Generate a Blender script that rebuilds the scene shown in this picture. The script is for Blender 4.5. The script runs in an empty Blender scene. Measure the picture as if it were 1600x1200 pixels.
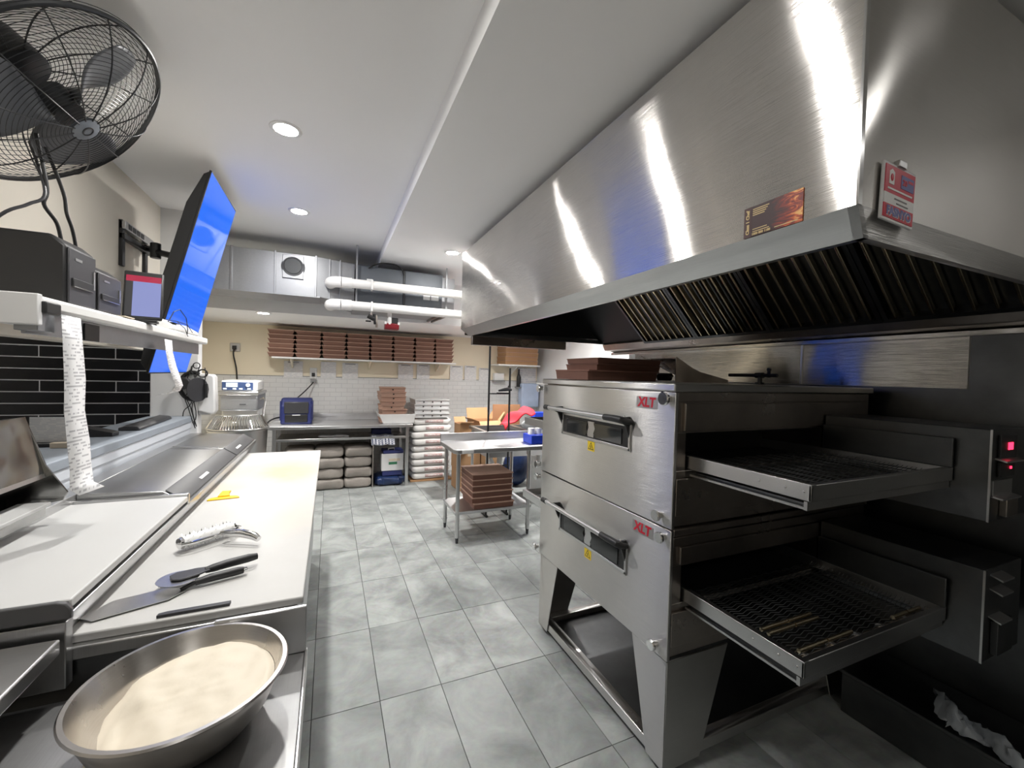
import bpy, bmesh, math, random
from mathutils import Vector, Matrix
random.seed(7)
sc = bpy.context.scene
COL = sc.collection
R = math.radians
PI = math.pi

# ------------------------------------------------------------------ camera
cam_d = bpy.data.cameras.new('camera')
cam = bpy.data.objects.new('camera', cam_d); COL.objects.link(cam)
YAW, PITCH, ROLL, FPX = 0.41116, -0.02072, 0.02697, 651.84
_f = Vector((math.sin(YAW)*math.cos(PITCH), math.cos(YAW)*math.cos(PITCH), math.sin(PITCH)))
_r = Vector((math.cos(YAW), -math.sin(YAW), 0)); _u = _r.cross(_f)
_r, _u = _r*math.cos(ROLL)+_u*math.sin(ROLL), _u*math.cos(ROLL)-_r*math.sin(ROLL)
m = Matrix((_r, _u, -_f)).transposed().to_4x4(); m.translation = (0, 0, 1.55)
cam.matrix_world = m
cam_d.sensor_width = 36; cam_d.lens = 36*FPX/1600; cam_d.clip_start = 0.02
sc.camera = cam

# ------------------------------------------------------------------ world, exposure
w = bpy.data.worlds.new('world'); sc.world = w; w.use_nodes = True
w.node_tree.nodes['Background'].inputs[0].default_value = (0.75, 0.85, 1.0, 1)
w.node_tree.nodes['Background'].inputs[1].default_value = 0.15
sc.view_settings.view_transform = 'Standard'
sc.view_settings.look = 'None'
sc.view_settings.gamma = 1.0
sc.view_settings.use_curve_mapping = False
sc.view_settings.exposure = 1.5
LAMP = 185.0        # radiance of the recessed ceiling lamps' lenses
BEAM = 30.0         # watts of each lamp's downward beam

# ------------------------------------------------------------------ materials
def S(r, g, b):
    return tuple(((c/255)/12.92 if c/255 <= .04045 else ((c/255+.055)/1.055)**2.4) for c in (r, g, b))

def new_mat(name):
    mt = bpy.data.materials.new(name); mt.use_nodes = True
    nt = mt.node_tree; b = nt.nodes['Principled BSDF']
    return mt, nt, b

def N(nt, t, **kw):
    n = nt.nodes.new(t)
    for k, v in kw.items():
        if k.startswith('i_'): n.inputs[k[2:].replace('_', ' ')].default_value = v
        else: setattr(n, k, v)
    return n

def mix(nt, fac, a, b):
    n = nt.nodes.new('ShaderNodeMix'); n.data_type = 'RGBA'
    for sock, v in ((n.inputs[0], fac), (n.inputs[6], a), (n.inputs[7], b)):
        if isinstance(v, (int, float)): sock.default_value = v
        elif isinstance(v, tuple): sock.default_value = (*v[:3], 1)
        else: nt.links.new(v, sock)
    return n.outputs[2]

def ramp(nt, src, p0, p1, c0=(0, 0, 0), c1=(1, 1, 1)):
    n = nt.nodes.new('ShaderNodeValToRGB'); nt.links.new(src, n.inputs[0])
    e = n.color_ramp.elements; e[0].position = p0; e[1].position = p1
    e[0].color = (*c0, 1); e[1].color = (*c1, 1)
    return n.outputs[0]

def plain(name, col, rough=.5, metal=0., var=.06, scale=12., bump=0., spec=.5, coat=0., trans=0., alpha=1., rand=0.):
    """painted / plastic / paper surface with slight procedural variation"""
    mt, nt, b = new_mat(name)
    tc = N(nt, 'ShaderNodeTexCoord'); no = N(nt, 'ShaderNodeTexNoise', i_Scale=scale, i_Detail=4.)
    nt.links.new(tc.outputs['Object'], no.inputs['Vector'])
    d = tuple(max(0, c*(1-var*2)) for c in col); l = tuple(min(1, c*(1+var)) for c in col)
    c = mix(nt, no.outputs[0], d, l)
    if rand:
        oi = N(nt, 'ShaderNodeObjectInfo')
        c = mix(nt, ramp(nt, oi.outputs['Random'], 0, 1), c, tuple(x*(1-rand) for x in col))
    nt.links.new(c, b.inputs['Base Color'])
    b.inputs['Roughness'].default_value = rough; b.inputs['Metallic'].default_value = metal
    b.inputs['Specular IOR Level'].default_value = spec
    b.inputs['Coat Weight'].default_value = coat
    b.inputs['Transmission Weight'].default_value = trans
    b.inputs['Alpha'].default_value = alpha
    if bump:
        bp = N(nt, 'ShaderNodeBump', i_Strength=bump, i_Distance=.01)
        nt.links.new(no.outputs[0], bp.inputs['Height']); nt.links.new(bp.outputs[0], b.inputs['Normal'])
    return mt

def steel(name, col=(.56, .56, .55), rough=.27, aniso=.75, axis='Z', rot=.25, brush=(1.5, 1.5, 260), wave=.0, smudge=.12, wscale=1.2, grain=.0):
    """brushed stainless steel: grain stretched across 'brush', low waviness of the sheet"""
    mt, nt, b = new_mat(name)
    tc = N(nt, 'ShaderNodeTexCoord')
    mp = N(nt, 'ShaderNodeMapping'); mp.inputs['Scale'].default_value = brush
    nt.links.new(tc.outputs['Object'], mp.inputs['Vector'])
    no = N(nt, 'ShaderNodeTexNoise', i_Scale=4., i_Detail=1.); nt.links.new(mp.outputs[0], no.inputs['Vector'])
    n2 = N(nt, 'ShaderNodeTexNoise', i_Scale=2.3, i_Detail=6., i_Roughness=.6); nt.links.new(tc.outputs['Object'], n2.inputs['Vector'])
    c = mix(nt, no.outputs[0], tuple(x*.9 for x in col), tuple(min(1, x*1.08) for x in col))
    c = mix(nt, ramp(nt, n2.outputs[0], .35, .75), c, tuple(x*(1-smudge) for x in col))
    nt.links.new(c, b.inputs['Base Color'])
    b.inputs['Metallic'].default_value = 1.
    mr = N(nt, 'ShaderNodeMapRange'); mr.inputs['To Min'].default_value = rough*.85; mr.inputs['To Max'].default_value = rough*1.25
    nt.links.new(n2.outputs[0], mr.inputs['Value']); nt.links.new(mr.outputs[0], b.inputs['Roughness'])
    if aniso:
        b.inputs['Anisotropic'].default_value = aniso; b.inputs['Anisotropic Rotation'].default_value = rot
        tg = N(nt, 'ShaderNodeTangent', direction_type='RADIAL', axis=axis)
        nt.links.new(tg.outputs[0], b.inputs['Tangent'])
    if wave:
        n3 = N(nt, 'ShaderNodeTexNoise', i_Scale=wscale, i_Detail=1.); nt.links.new(tc.outputs['Object'], n3.inputs['Vector'])
        bp = N(nt, 'ShaderNodeBump', i_Strength=1., i_Distance=wave)
        nt.links.new(n3.outputs[0], bp.inputs['Height']); nt.links.new(bp.outputs[0], b.inputs['Normal'])
        if grain:
            b2 = N(nt, 'ShaderNodeBump', i_Strength=1., i_Distance=grain)
            nt.links.new(no.outputs[0], b2.inputs['Height']); nt.links.new(bp.outputs[0], b2.inputs['Normal']); nt.links.new(b2.outputs[0], b.inputs['Normal'])
    return mt

def emit(name, col, strength):
    mt, nt, b = new_mat(name)
    b.inputs['Base Color'].default_value = (*(c*.06 for c in col), 1); b.inputs['Roughness'].default_value = .08
    b.inputs['Emission Color'].default_value = (*col, 1); b.inputs['Emission Strength'].default_value = strength
    return mt

def printed(name, paper, ink, rows=22., cut=.5, dens=9., rough=.7):
    """paper with rows of tiny illegible print: rows along local z, words along local x and y"""
    mt, nt, b = new_mat(name)
    tc = N(nt, 'ShaderNodeTexCoord'); sp = N(nt, 'ShaderNodeSeparateXYZ'); nt.links.new(tc.outputs['Generated'], sp.inputs[0])
    a = N(nt, 'ShaderNodeMath', operation='ADD'); nt.links.new(sp.outputs[0], a.inputs[0]); nt.links.new(sp.outputs[1], a.inputs[1])
    rw = N(nt, 'ShaderNodeMath', operation='MULTIPLY'); nt.links.new(sp.outputs[2], rw.inputs[0]); rw.inputs[1].default_value = rows
    fr = N(nt, 'ShaderNodeMath', operation='FRACT'); nt.links.new(rw.outputs[0], fr.inputs[0])
    ln = N(nt, 'ShaderNodeMath', operation='GREATER_THAN'); nt.links.new(fr.outputs[0], ln.inputs[0]); ln.inputs[1].default_value = .5
    fl = N(nt, 'ShaderNodeMath', operation='FLOOR'); nt.links.new(rw.outputs[0], fl.inputs[0])
    cb = N(nt, 'ShaderNodeCombineXYZ')
    ms = N(nt, 'ShaderNodeMath', operation='MULTIPLY'); nt.links.new(a.outputs[0], ms.inputs[0]); ms.inputs[1].default_value = dens
    nt.links.new(ms.outputs[0], cb.inputs[0]); nt.links.new(fl.outputs[0], cb.inputs[1])
    no = N(nt, 'ShaderNodeTexNoise', i_Scale=1.3, i_Detail=2.); nt.links.new(cb.outputs[0], no.inputs['Vector'])
    gt = N(nt, 'ShaderNodeMath', operation='GREATER_THAN'); nt.links.new(no.outputs[0], gt.inputs[0]); gt.inputs[1].default_value = cut
    mu = N(nt, 'ShaderNodeMath', operation='MULTIPLY'); nt.links.new(ln.outputs[0], mu.inputs[0]); nt.links.new(gt.outputs[0], mu.inputs[1])
    nt.links.new(mix(nt, mu.outputs[0], paper, ink), b.inputs['Base Color'])
    b.inputs['Roughness'].default_value = rough
    return mt

M = {}
M['steel_hood'] = steel('brushed_steel_hood', (.70, .68, .655), .15, 1., wave=.02, wscale=1.6, grain=.0005)
M['steel_hood_end'] = steel('brushed_steel_hood_end', (.70, .68, .655), .18, 1., wave=.02, wscale=1.6)
M['steel_oven'] = steel('brushed_steel_oven', (.64, .63, .615), .28, 1., wave=.007, grain=.0006)
M['steel_top'] = steel('brushed_steel_top', (.60, .60, .60), .3, .6, axis='X', rot=.25, brush=(160, 3, 3), wave=.002)
M['steel_tab'] = steel('brushed_steel_table', (.66, .66, .67), .36, .7, axis='Y', rot=.25, brush=(3, 160, 3), wave=.002)
M['steel'] = steel('satin_steel', (.60, .60, .60), .28, 0., brush=(60, 60, 60))
M['steel_bowl'] = steel('satin_steel_bowl', (.60, .575, .55), .27, 0., brush=(6, 6, 120), smudge=.25)
M['steel_worn'] = steel('worn_steel', (.42, .42, .42), .38, .5, axis='X', brush=(120, 3, 3), smudge=.5)
M['steel_dark'] = steel('greasy_steel', (.50, .45, .41), .27, .5, wave=.004, smudge=.45)
M['steel_black'] = steel('dark_steel', (.17, .175, .18), .34, .4, smudge=.5)
M['galv'] = steel('galvanised_sheet', (.42, .43, .45), .46, 0., brush=(20, 20, 20), wave=.004, wscale=3.)
M['chrome'] = steel('chrome', (.75, .75, .75), .1, 0., brush=(5, 5, 5), smudge=.05)
M['brass'] = steel('greasy_baffle_steel', (.82, .69, .48), .24, 0., brush=(5, 5, 40), smudge=.5)
M['steel_lid'] = steel('brushed_steel_lid', (.40, .40, .40), .3, .6, axis='X', rot=.25, brush=(160, 3, 3), wave=.004)
M['steel_shiny'] = steel('shiny_bent_steel', (.46, .46, .45), .16, 0., brush=(4, 4, 4), wave=.03, wscale=5., smudge=.4)
M['black_metal'] = plain('black_metal', (.012, .012, .013), .4, .0)
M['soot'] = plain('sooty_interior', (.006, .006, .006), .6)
M['fan_black'] = plain('fan_black', (.014, .015, .017), .35)
M['fan_blade'] = plain('fan_blade_grey', (.10, .105, .115), .4)
M['fan_grey'] = plain('fan_grey', (.17, .19, .22), .4)
M['black_plastic'] = plain('black_plastic', (.016, .016, .017), .45)
M['dark_plastic'] = plain('charcoal_plastic', (.045, .045, .05), .4)
M['grey_plastic'] = plain('grey_plastic', (.30, .30, .30), .5)
M['white_plastic'] = plain('white_plastic', (.80, .80, .79), .35, var=.02)
M['white_paint'] = plain('white_wall_paint', (.78, .78, .78), .6, var=.02, scale=3.)
M['ceil'] = plain('ceiling_paint', (.90, .90, .90), .8, var=.012, scale=2.)
M['cream'] = plain('cream_wall_paint', (.90, .81, .63), .6, var=.03, scale=2.)
M['beige'] = plain('pale_beige_wall_paint', (.80, .75, .66), .65, var=.02, scale=2.)
M['kraft'] = plain('kraft_board_shaded', S(146, 110, 95), .75, var=.1, scale=9., rand=.22)  # shade on the slanted box fronts is in this darker colour
M['kraft_lid'] = plain('kraft_board_lid', S(190, 155, 137), .75, var=.08, scale=9., rand=.15)
M['kraft_dark'] = plain('kraft_board_dark', S(128, 90, 76), .75, var=.1, scale=9., rand=.25)
M['carton'] = plain('brown_carton', S(178, 138, 100), .8, var=.08, scale=7.)
M['carton_in'] = plain('brown_carton_inside', S(150, 108, 76), .85, var=.08, scale=7.)
M['white_card'] = plain('white_card', (.68, .68, .68), .6, var=.02)
M['black_hole'] = plain('vent_hole_black', (.01, .01, .01), .8)
M['flour_bag'] = plain('white_paper_sack', (.76, .75, .73), .75, var=.07, scale=8., bump=.5)
M['flour_print'] = printed('sack_red_print', (.74, .72, .70), S(176, 84, 84), rows=3., cut=.42, dens=12.)
M['shaded_bag'] = plain('shaded_sack_paper', S(150, 143, 136), .7, var=.12, scale=9., bump=.6)  # flour sacks under the table: the grey paints in the shade there
M['board'] = None
M['cut_white'] = plain('white_polyethylene', (.55, .55, .545), .38, var=.02, scale=5.)
M['lid_grey'] = plain('dark_grey_trim', (.085, .085, .088), .45)
M['ledge'] = plain('ledge_bluegrey', S(150, 158, 168), .4, var=.05)
M['ledge_white'] = plain('ledge_white_front', S(205, 210, 218), .4, var=.03)
M['tile_black'] = None
M['grout'] = plain('pale_grout', (.78, .78, .80), .8)
M['grout_dark'] = plain('floor_grout', (.055, .058, .058), .85)
M['paper'] = plain('white_paper', (.84, .84, .83), .7, var=.02)
M['receipt'] = printed('receipt_print', (.80, .80, .81), (.46, .46, .48), rows=52., cut=.5, dens=2.6)
M['poster'] = printed('notice_print', (.80, .79, .78), (.66, .66, .68), rows=15., cut=.46, dens=4.)
M['tape'] = plain('notice_heading', (.25, .24, .25), .7)
M['red'] = plain('red_plastic', S(205, 16, 40), .35)
M['red_cloth'] = plain('red_cloth', S(212, 28, 48), .8, var=.15, bump=.4)
M['grey_cloth'] = plain('grey_cloth', (.35, .36, .37), .85, bump=.4)
M['red_dark'] = plain('dark_red_plastic', S(122, 14, 28), .35)
M['blue'] = plain('navy_plastic', S(42, 50, 104), .4)
M['blue_bin'] = plain('bright_blue_plastic', S(26, 62, 190), .35)
M['blue_film'] = plain('dark_blue_film', S(34, 52, 92), .3, var=.3, bump=.8)
M['yellow'] = plain('yellow_plastic', S(244, 192, 30), .35)
M['yellow_st'] = plain('yellow_sticker', S(236, 204, 40), .45)
M['dough'] = plain('raw_dough', S(220, 210, 192), .55, var=.03, scale=14., bump=.25)
M['pvc'] = plain('white_pvc', (.80, .79, .77), .35, var=.03)
M['ac_grey'] = plain('ac_unit_grey', (.13, .145, .165), .5, metal=.2)
M['ac_dark'] = plain('ac_seam_dark', (.05, .055, .06), .5)
M['screen_blue'] = emit('tv_screen_blue', S(34, 110, 246), .35)
M['screen_lav'] = emit('tablet_screen_lavender', S(150, 158, 212), .3)
M['screen_red'] = emit('tablet_banner_red', S(190, 62, 86), .3)
M['led_red'] = emit('red_led', (1., .02, .06), 1.6)
M['lamp'] = emit('lamp_lens', (1., .978, .94), LAMP)
M['lamp_dim'] = emit('lamp_lens_dimmed', (1., .978, .94), LAMP*.8)
M['lamp_faint'] = emit('lamp_lens_faint', (1., .978, .94), LAMP*.19)
M['glass_dark'] = plain('dark_oven_glass', (.012, .014, .016), .06, spec=.6)
M['blue_panel'] = plain('control_panel_blue', S(52, 70, 108), .35)
M['lcd'] = plain('pale_lcd', S(190, 200, 214), .3)
M['film'] = plain('clear_plastic_film', (.75, .8, .85), .18, trans=.6, var=.1, bump=.5)
M['rope'] = plain('beige_label', S(214, 200, 180), .7)

def mat_board():
    mt, nt, b = new_mat('stained_cutting_board')
    tc = N(nt, 'ShaderNodeTexCoord')
    no = N(nt, 'ShaderNodeTexNoise', i_Scale=9., i_Detail=6., i_Roughness=.65); nt.links.new(tc.outputs['Object'], no.inputs['Vector'])
    c = mix(nt, no.outputs[0], (.47, .465, .45), (.53, .526, .515))
    # orange sauce stains with a shape of their own, far half of the board
    for (x, y, sx, sy, k) in ((.30, 1.75, 3.2, 2.6, .55), (.36, 1.55, 5., 3., .4), (.12, 1.35, 6, 6, .3), (.42, .75, 5, 3.4, .16)):
        mp = N(nt, 'ShaderNodeMapping', vector_type='POINT'); mp.inputs['Location'].default_value = (-x*sx, -y*sy, 0); mp.inputs['Scale'].default_value = (sx, sy, 1)
        nt.links.new(tc.outputs['Object'], mp.inputs['Vector'])
        g = N(nt, 'ShaderNodeTexGradient', gradient_type='SPHERICAL'); nt.links.new(mp.outputs[0], g.inputs['Vector'])
        mu = N(nt, 'ShaderNodeMath', operation='MULTIPLY'); nt.links.new(g.outputs[1], mu.inputs[0]); nt.links.new(no.outputs[0], mu.inputs[1])
        m2 = N(nt, 'ShaderNodeMath', operation='MULTIPLY'); nt.links.new(mu.outputs[0], m2.inputs[0]); m2.inputs[1].default_value = k*1.6
        c = mix(nt, m2.outputs[0], c, S(238, 186, 84))
    nt.links.new(c, b.inputs['Base Color']); b.inputs['Roughness'].default_value = .42
    return mt
M['board'] = mat_board()

def mat_floor_tile():
    mt, nt, b = new_mat('grey_cement_tile')
    tc = N(nt, 'ShaderNodeTexCoord'); oi = N(nt, 'ShaderNodeObjectInfo')
    ad = N(nt, 'ShaderNodeVectorMath', operation='MULTIPLY_ADD')
    nt.links.new(oi.outputs['Location'], ad.inputs[0]); ad.inputs[1].default_value = (3.7, 5.3, 1.)
    nt.links.new(tc.outputs['Object'], ad.inputs[2])
    no = N(nt, 'ShaderNodeTexNoise', i_Scale=3.4, i_Detail=7., i_Roughness=.6, i_Distortion=.6); nt.links.new(ad.outputs[0], no.inputs['Vector'])
    n2 = N(nt, 'ShaderNodeTexNoise', i_Scale=30., i_Detail=4.); nt.links.new(ad.outputs[0], n2.inputs['Vector'])
    c = ramp(nt, no.outputs[0], .33, .68, S(98, 106, 104), S(168, 175, 172))
    c = mix(nt, .12, c, n2.outputs[1])
    rr = ramp(nt, oi.outputs['Random'], 0, 1, (0, 0, 0), (.35, .35, .35))
    c = mix(nt, rr, c, S(128, 137, 136))
    hs = N(nt, 'ShaderNodeHueSaturation', i_Saturation=.6); nt.links.new(c, hs.inputs['Color'])
    nt.links.new(hs.outputs[0], b.inputs['Base Color'])
    b.inputs['Roughness'].default_value = .42
    bp = N(nt, 'ShaderNodeBump', i_Strength=.08, i_Distance=.004); nt.links.new(n2.outputs[0], bp.inputs['Height']); nt.links.new(bp.outputs[0], b.inputs['Normal'])
    return mt
M['floor_tile'] = mat_floor_tile()

def mat_black_tile():
    mt, nt, b = new_mat('glossy_black_tile')
    tc = N(nt, 'ShaderNodeTexCoord')
    no = N(nt, 'ShaderNodeTexNoise', i_Scale=7., i_Detail=3.); nt.links.new(tc.outputs['Object'], no.inputs['Vector'])
    oi = N(nt, 'ShaderNodeObjectInfo')
    c = mix(nt, ramp(nt, oi.outputs['Random'], 0, 1), (.008, .008, .01), (.016, .017, .02))
    nt.links.new(c, b.inputs['Base Color']); b.inputs['Roughness'].default_value = .12
    bp = N(nt, 'ShaderNodeBump', i_Strength=.25, i_Distance=.01); nt.links.new(no.outputs[0], bp.inputs['Height']); nt.links.new(bp.outputs[0], b.inputs['Normal'])
    return mt
M['tile_black'] = mat_black_tile()

def mat_subway():
    mt, nt, b = new_mat('small_white_wall_tile')
    tc = N(nt, 'ShaderNodeTexCoord'); sp = N(nt, 'ShaderNodeSeparateXYZ'); nt.links.new(tc.outputs['Object'], sp.inputs[0])
    cb = N(nt, 'ShaderNodeCombineXYZ'); nt.links.new(sp.outputs[0], cb.inputs[0]); nt.links.new(sp.outputs[2], cb.inputs[1])
    br = N(nt, 'ShaderNodeTexBrick'); nt.links.new(cb.outputs[0], br.inputs['Vector'])
    br.inputs['Color1'].default_value = (.80, .80, .79, 1); br.inputs['Color2'].default_value = (.77, .77, .765, 1); br.inputs['Mortar'].default_value = (.62, .62, .62, 1)
    br.inputs['Scale'].default_value = 1.; br.inputs['Mortar Size'].default_value = .003
    br.inputs['Brick Width'].default_value = .15; br.inputs['Row Height'].default_value = .062
    nt.links.new(br.outputs[0], b.inputs['Base Color']); b.inputs['Roughness'].default_value = .2
    bp = N(nt, 'ShaderNodeBump', i_Strength=.4, i_Distance=.003, invert=True); nt.links.new(br.outputs['Fac'], bp.inputs['Height']); nt.links.new(bp.outputs[0], b.inputs['Normal'])
    return mt
M['subway'] = mat_subway()

def mat_flame():
    mt, nt, b = new_mat('flame_card_print')
    tc = N(nt, 'ShaderNodeTexCoord')
    mp = N(nt, 'ShaderNodeMapping'); mp.inputs['Scale'].default_value = (1, 2.2, 3.); mp.inputs['Rotation'].default_value = (.6, 0, 0)
    nt.links.new(tc.outputs['Generated'], mp.inputs['Vector'])
    no = N(nt, 'ShaderNodeTexNoise', i_Scale=1.5, i_Detail=3., i_Distortion=2.2); nt.links.new(mp.outputs[0], no.inputs['Vector'])
    sp = N(nt, 'ShaderNodeSeparateXYZ'); nt.links.new(tc.outputs['Generated'], sp.inputs[0])
    mr = N(nt, 'ShaderNodeMapRange'); mr.inputs['From Min'].default_value = .75; mr.inputs['From Max'].default_value = .1; nt.links.new(sp.outputs[1], mr.inputs['Value'])
    mu = N(nt, 'ShaderNodeMath', operation='MULTIPLY'); nt.links.new(no.outputs[0], mu.inputs[0]); nt.links.new(mr.outputs[0], mu.inputs[1])
    n = nt.nodes.new('ShaderNodeValToRGB'); nt.links.new(mu.outputs[0], n.inputs[0])
    e = n.color_ramp.elements; e[0].position = .22; e[0].color = (*S(58, 26, 30), 1); e[1].position = .62; e[1].color = (*S(248, 190, 110), 1)
    k = e.new(.40); k.color = (*S(140, 40, 26), 1)
    k = e.new(.5); k.color = (*S(216, 96, 40), 1)
    nt.links.new(n.outputs[0], b.inputs['Base Color']); b.inputs['Roughness'].default_value = .4
    return mt
M['flame'] = mat_flame()
M['gold_ink'] = plain('gold_print', S(222, 196, 140), .5)
M['tag_red'] = plain('tag_red', S(206, 30, 60), .4)
M['tag_white'] = plain('tag_white', (.85, .84, .84), .4)
M['tag_blue'] = plain('tag_blue_print', S(110, 110, 170), .5)
M['logo_red'] = plain('logo_red', S(200, 24, 52), .35)

# ------------------------------------------------------------------ mesh helpers
class MB:
    def __init__(s): s.v = []; s.f = []
    def add(s, vs, fs):
        o = len(s.v); s.v += [tuple(p) for p in vs]; s.f += [tuple(i+o for i in q) for q in fs]; return s
    def box(s, x0, x1, y0, y1, z0, z1):
        vs = [(x, y, z) for z in (z0, z1) for y in (y0, y1) for x in (x0, x1)]
        return s.add(vs, [(0, 2, 3, 1), (4, 5, 7, 6), (0, 1, 5, 4), (2, 6, 7, 3), (0, 4, 6, 2), (1, 3, 7, 5)])
    def prism(s, poly, lo, hi, axis='y'):
        """poly of 2-D points extruded along axis (x: (y,z), y: (x,z), z: (x,y))"""
        def p(a, b, t): return {'x': (t, a, b), 'y': (a, t, b), 'z': (a, b, t)}[axis]
        n = len(poly); vs = [p(a, b, lo) for a, b in poly]+[p(a, b, hi) for a, b in poly]
        fs = [tuple(range(n-1, -1, -1)), tuple(range(n, 2*n))]+[(i, (i+1) % n, n+(i+1) % n, n+i) for i in range(n)]
        return s.add(vs, fs)
    def frame_of(s, d):
        d = Vector(d).normalized(); a = Vector((0, 0, 1)) if abs(d.z) < .9 else Vector((1, 0, 0))
        x = d.cross(a).normalized(); return x, d.cross(x).normalized()
    def cyl(s, p0, p1, r0, r1=None, n=16, caps=True):
        r1 = r0 if r1 is None else r1; p0 = Vector(p0); p1 = Vector(p1); x, y = s.frame_of(p1-p0)
        vs = []
        for p, r in ((p0, r0), (p1, r1)):
            for i in range(n):
                t = 2*PI*i/n; vs.append(p+x*r*math.cos(t)+y*r*math.sin(t))
        fs = [(i, (i+1) % n, n+(i+1) % n, n+i) for i in range(n)]
        if caps: fs += [tuple(range(n-1, -1, -1)), tuple(range(n, 2*n))]
        return s.add(vs, fs)
    def tube(s, pts, r, n=6, closed=False):
        pts = [Vector(p) for p in pts]; k = len(pts); vs = []; fs = []
        x = None
        for i, p in enumerate(pts):
            if closed: d = pts[(i+1) % k]-pts[i-1]
            else: d = pts[min(i+1, k-1)]-pts[max(i-1, 0)]
            d = d.normalized() if d.length > 1e-9 else Vector((0, 0, 1))
            if x is None: x, _ = s.frame_of(d)
            x = (x-d*x.dot(d)); x = x.normalized() if x.length > 1e-6 else s.frame_of(d)[0]
            y = d.cross(x)
            rr = r[i] if isinstance(r, (list, tuple)) else r
            for j in range(n):
                t = 2*PI*j/n; vs.append(p+x*rr*math.cos(t)+y*rr*math.sin(t))
        m = k if closed else k-1
        for i in range(m):
            for j in range(n):
                a = i*n+j; b = i*n+(j+1) % n; c = ((i+1) % k)*n+(j+1) % n; d = ((i+1) % k)*n+j
                fs.append((a, b, c, d))
        if not closed: fs += [tuple(range(n-1, -1, -1)), tuple(range((k-1)*n, k*n))]
        return s.add(vs, fs)
    def lathe(s, prof, n=32, c=(0, 0, 0), closed=False):
        vs = []; fs = []; k = len(prof)
        for i in range(n):
            t = 2*PI*i/n
            for r, z in prof: vs.append((c[0]+r*math.cos(t), c[1]+r*math.sin(t), c[2]+z))
        for i in range(n):
            for j in range(k if closed else k-1):
                j2 = (j+1) % k
                fs.append((i*k+j, ((i+1) % n)*k+j, ((i+1) % n)*k+j2, i*k+j2))
        return s.add(vs, fs)
    def grid(s, fn, nu, nv):
        vs = [fn(i/nu, j/nv) for i in range(nu+1) for j in range(nv+1)]
        fs = [(i*(nv+1)+j, (i+1)*(nv+1)+j, (i+1)*(nv+1)+j+1, i*(nv+1)+j+1) for i in range(nu) for j in range(nv)]
        return s.add(vs, fs)
    def sphere(s, c, r, n=16, m=10, sc=(1, 1, 1)):
        def fn(u, v):
            t = 2*PI*u; p = PI*v
            return (c[0]+sc[0]*r*math.sin(p)*math.cos(t), c[1]+sc[1]*r*math.sin(p)*math.sin(t), c[2]-sc[2]*r*math.cos(p))
        return s.grid(fn, n, m)
    def move(s, d): s.v = [(x+d[0], y+d[1], z+d[2]) for x, y, z in s.v]; return s
    def xf(s, mat): s.v = [tuple(mat @ Vector(p)) for p in s.v]; return s
    def mesh(s, name, smooth=True, angle=35):
        me = bpy.data.meshes.new(name); me.from_pydata(s.v, [], s.f)
        bm = bmesh.new(); bm.from_mesh(me); bmesh.ops.remove_doubles(bm, verts=bm.verts, dist=1e-6)
        bmesh.ops.recalc_face_normals(bm, faces=bm.faces); bm.to_mesh(me); bm.free()
        if smooth: me.shade_smooth(); me.set_sharp_from_angle(angle=R(angle))
        return me

def link(name, me, mat, parent=None, bevel=0, solid=0):
    o = bpy.data.objects.new(name, me); COL.objects.link(o)
    if mat is not None and not me.materials: me.materials.append(M[mat] if isinstance(mat, str) else mat)
    if parent is not None: o.parent = parent
    if solid:
        md = o.modifiers.new('thickness', 'SOLIDIFY'); md.thickness = solid; md.offset = 0
    if bevel:
        md = o.modifiers.new('bevel', 'BEVEL'); md.width = bevel; md.segments = 2; md.limit_method = 'ANGLE'; md.angle_limit = R(40)
    return o
def part(name, mb, mat, parent, bevel=0, label=None, solid=0, angle=35):
    o = link(name, mb.mesh(name, angle=angle), mat, parent, bevel, solid)
    if label: o['label'] = label
    return o
def tag(o, label, cat, group=None):
    o['label'] = label; o['category'] = cat
    if group: o['group'] = group
    return o
def thing(name, label, cat, loc=(0, 0, 0), rz=0, group=None):
    o = bpy.data.objects.new(name, None); COL.objects.link(o)
    o.empty_display_size = .05; o.location = loc; o.rotation_euler = (0, 0, rz)
    return tag(o, label, cat, group)
def one(name, mb, mat, label, cat, loc=(0, 0, 0), rz=0, group=None, bevel=0, solid=0, angle=35):
    o = link(name, mb.mesh(name, angle=angle), mat, None, bevel, solid); o.location = loc; o.rotation_euler = (0, 0, rz)
    return tag(o, label, cat, group)
def struct(name, mb, mat, parent=None, bevel=0):
    o = link(name, mb.mesh(name), mat, parent, bevel)
    if parent is None: o['kind'] = 'structure'
    return o
def dup(root, loc, rz=None, label=None, group=None):
    r = root.copy(); COL.objects.link(r); r.location = loc
    if rz is not None: r.rotation_euler = (0, 0, rz)
    if label: r['label'] = label
    if group: r['group'] = group
    for ch in list(root.children):
        c = ch.copy(); COL.objects.link(c); c.parent = r
        for g in list(ch.children):
            d = g.copy(); COL.objects.link(d); d.parent = c
    return r
def text_mesh(txt, size, depth=.0004, bold=0., shear=0., space=1.):
    cu = bpy.data.curves.new('lettering', 'FONT'); cu.body = txt; cu.size = size; cu.extrude = depth
    cu.align_x = 'CENTER'; cu.align_y = 'CENTER'; cu.offset = bold; cu.shear = shear; cu.space_character = space; cu.resolution_u = 3
    o = bpy.data.objects.new('lettering', cu); COL.objects.link(o)
    dg = bpy.context.evaluated_depsgraph_get(); dg.update()
    me = bpy.data.meshes.new_from_object(o.evaluated_get(dg)); bpy.data.objects.remove(o); bpy.data.curves.remove(cu)
    me.materials.clear()
    return me
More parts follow.
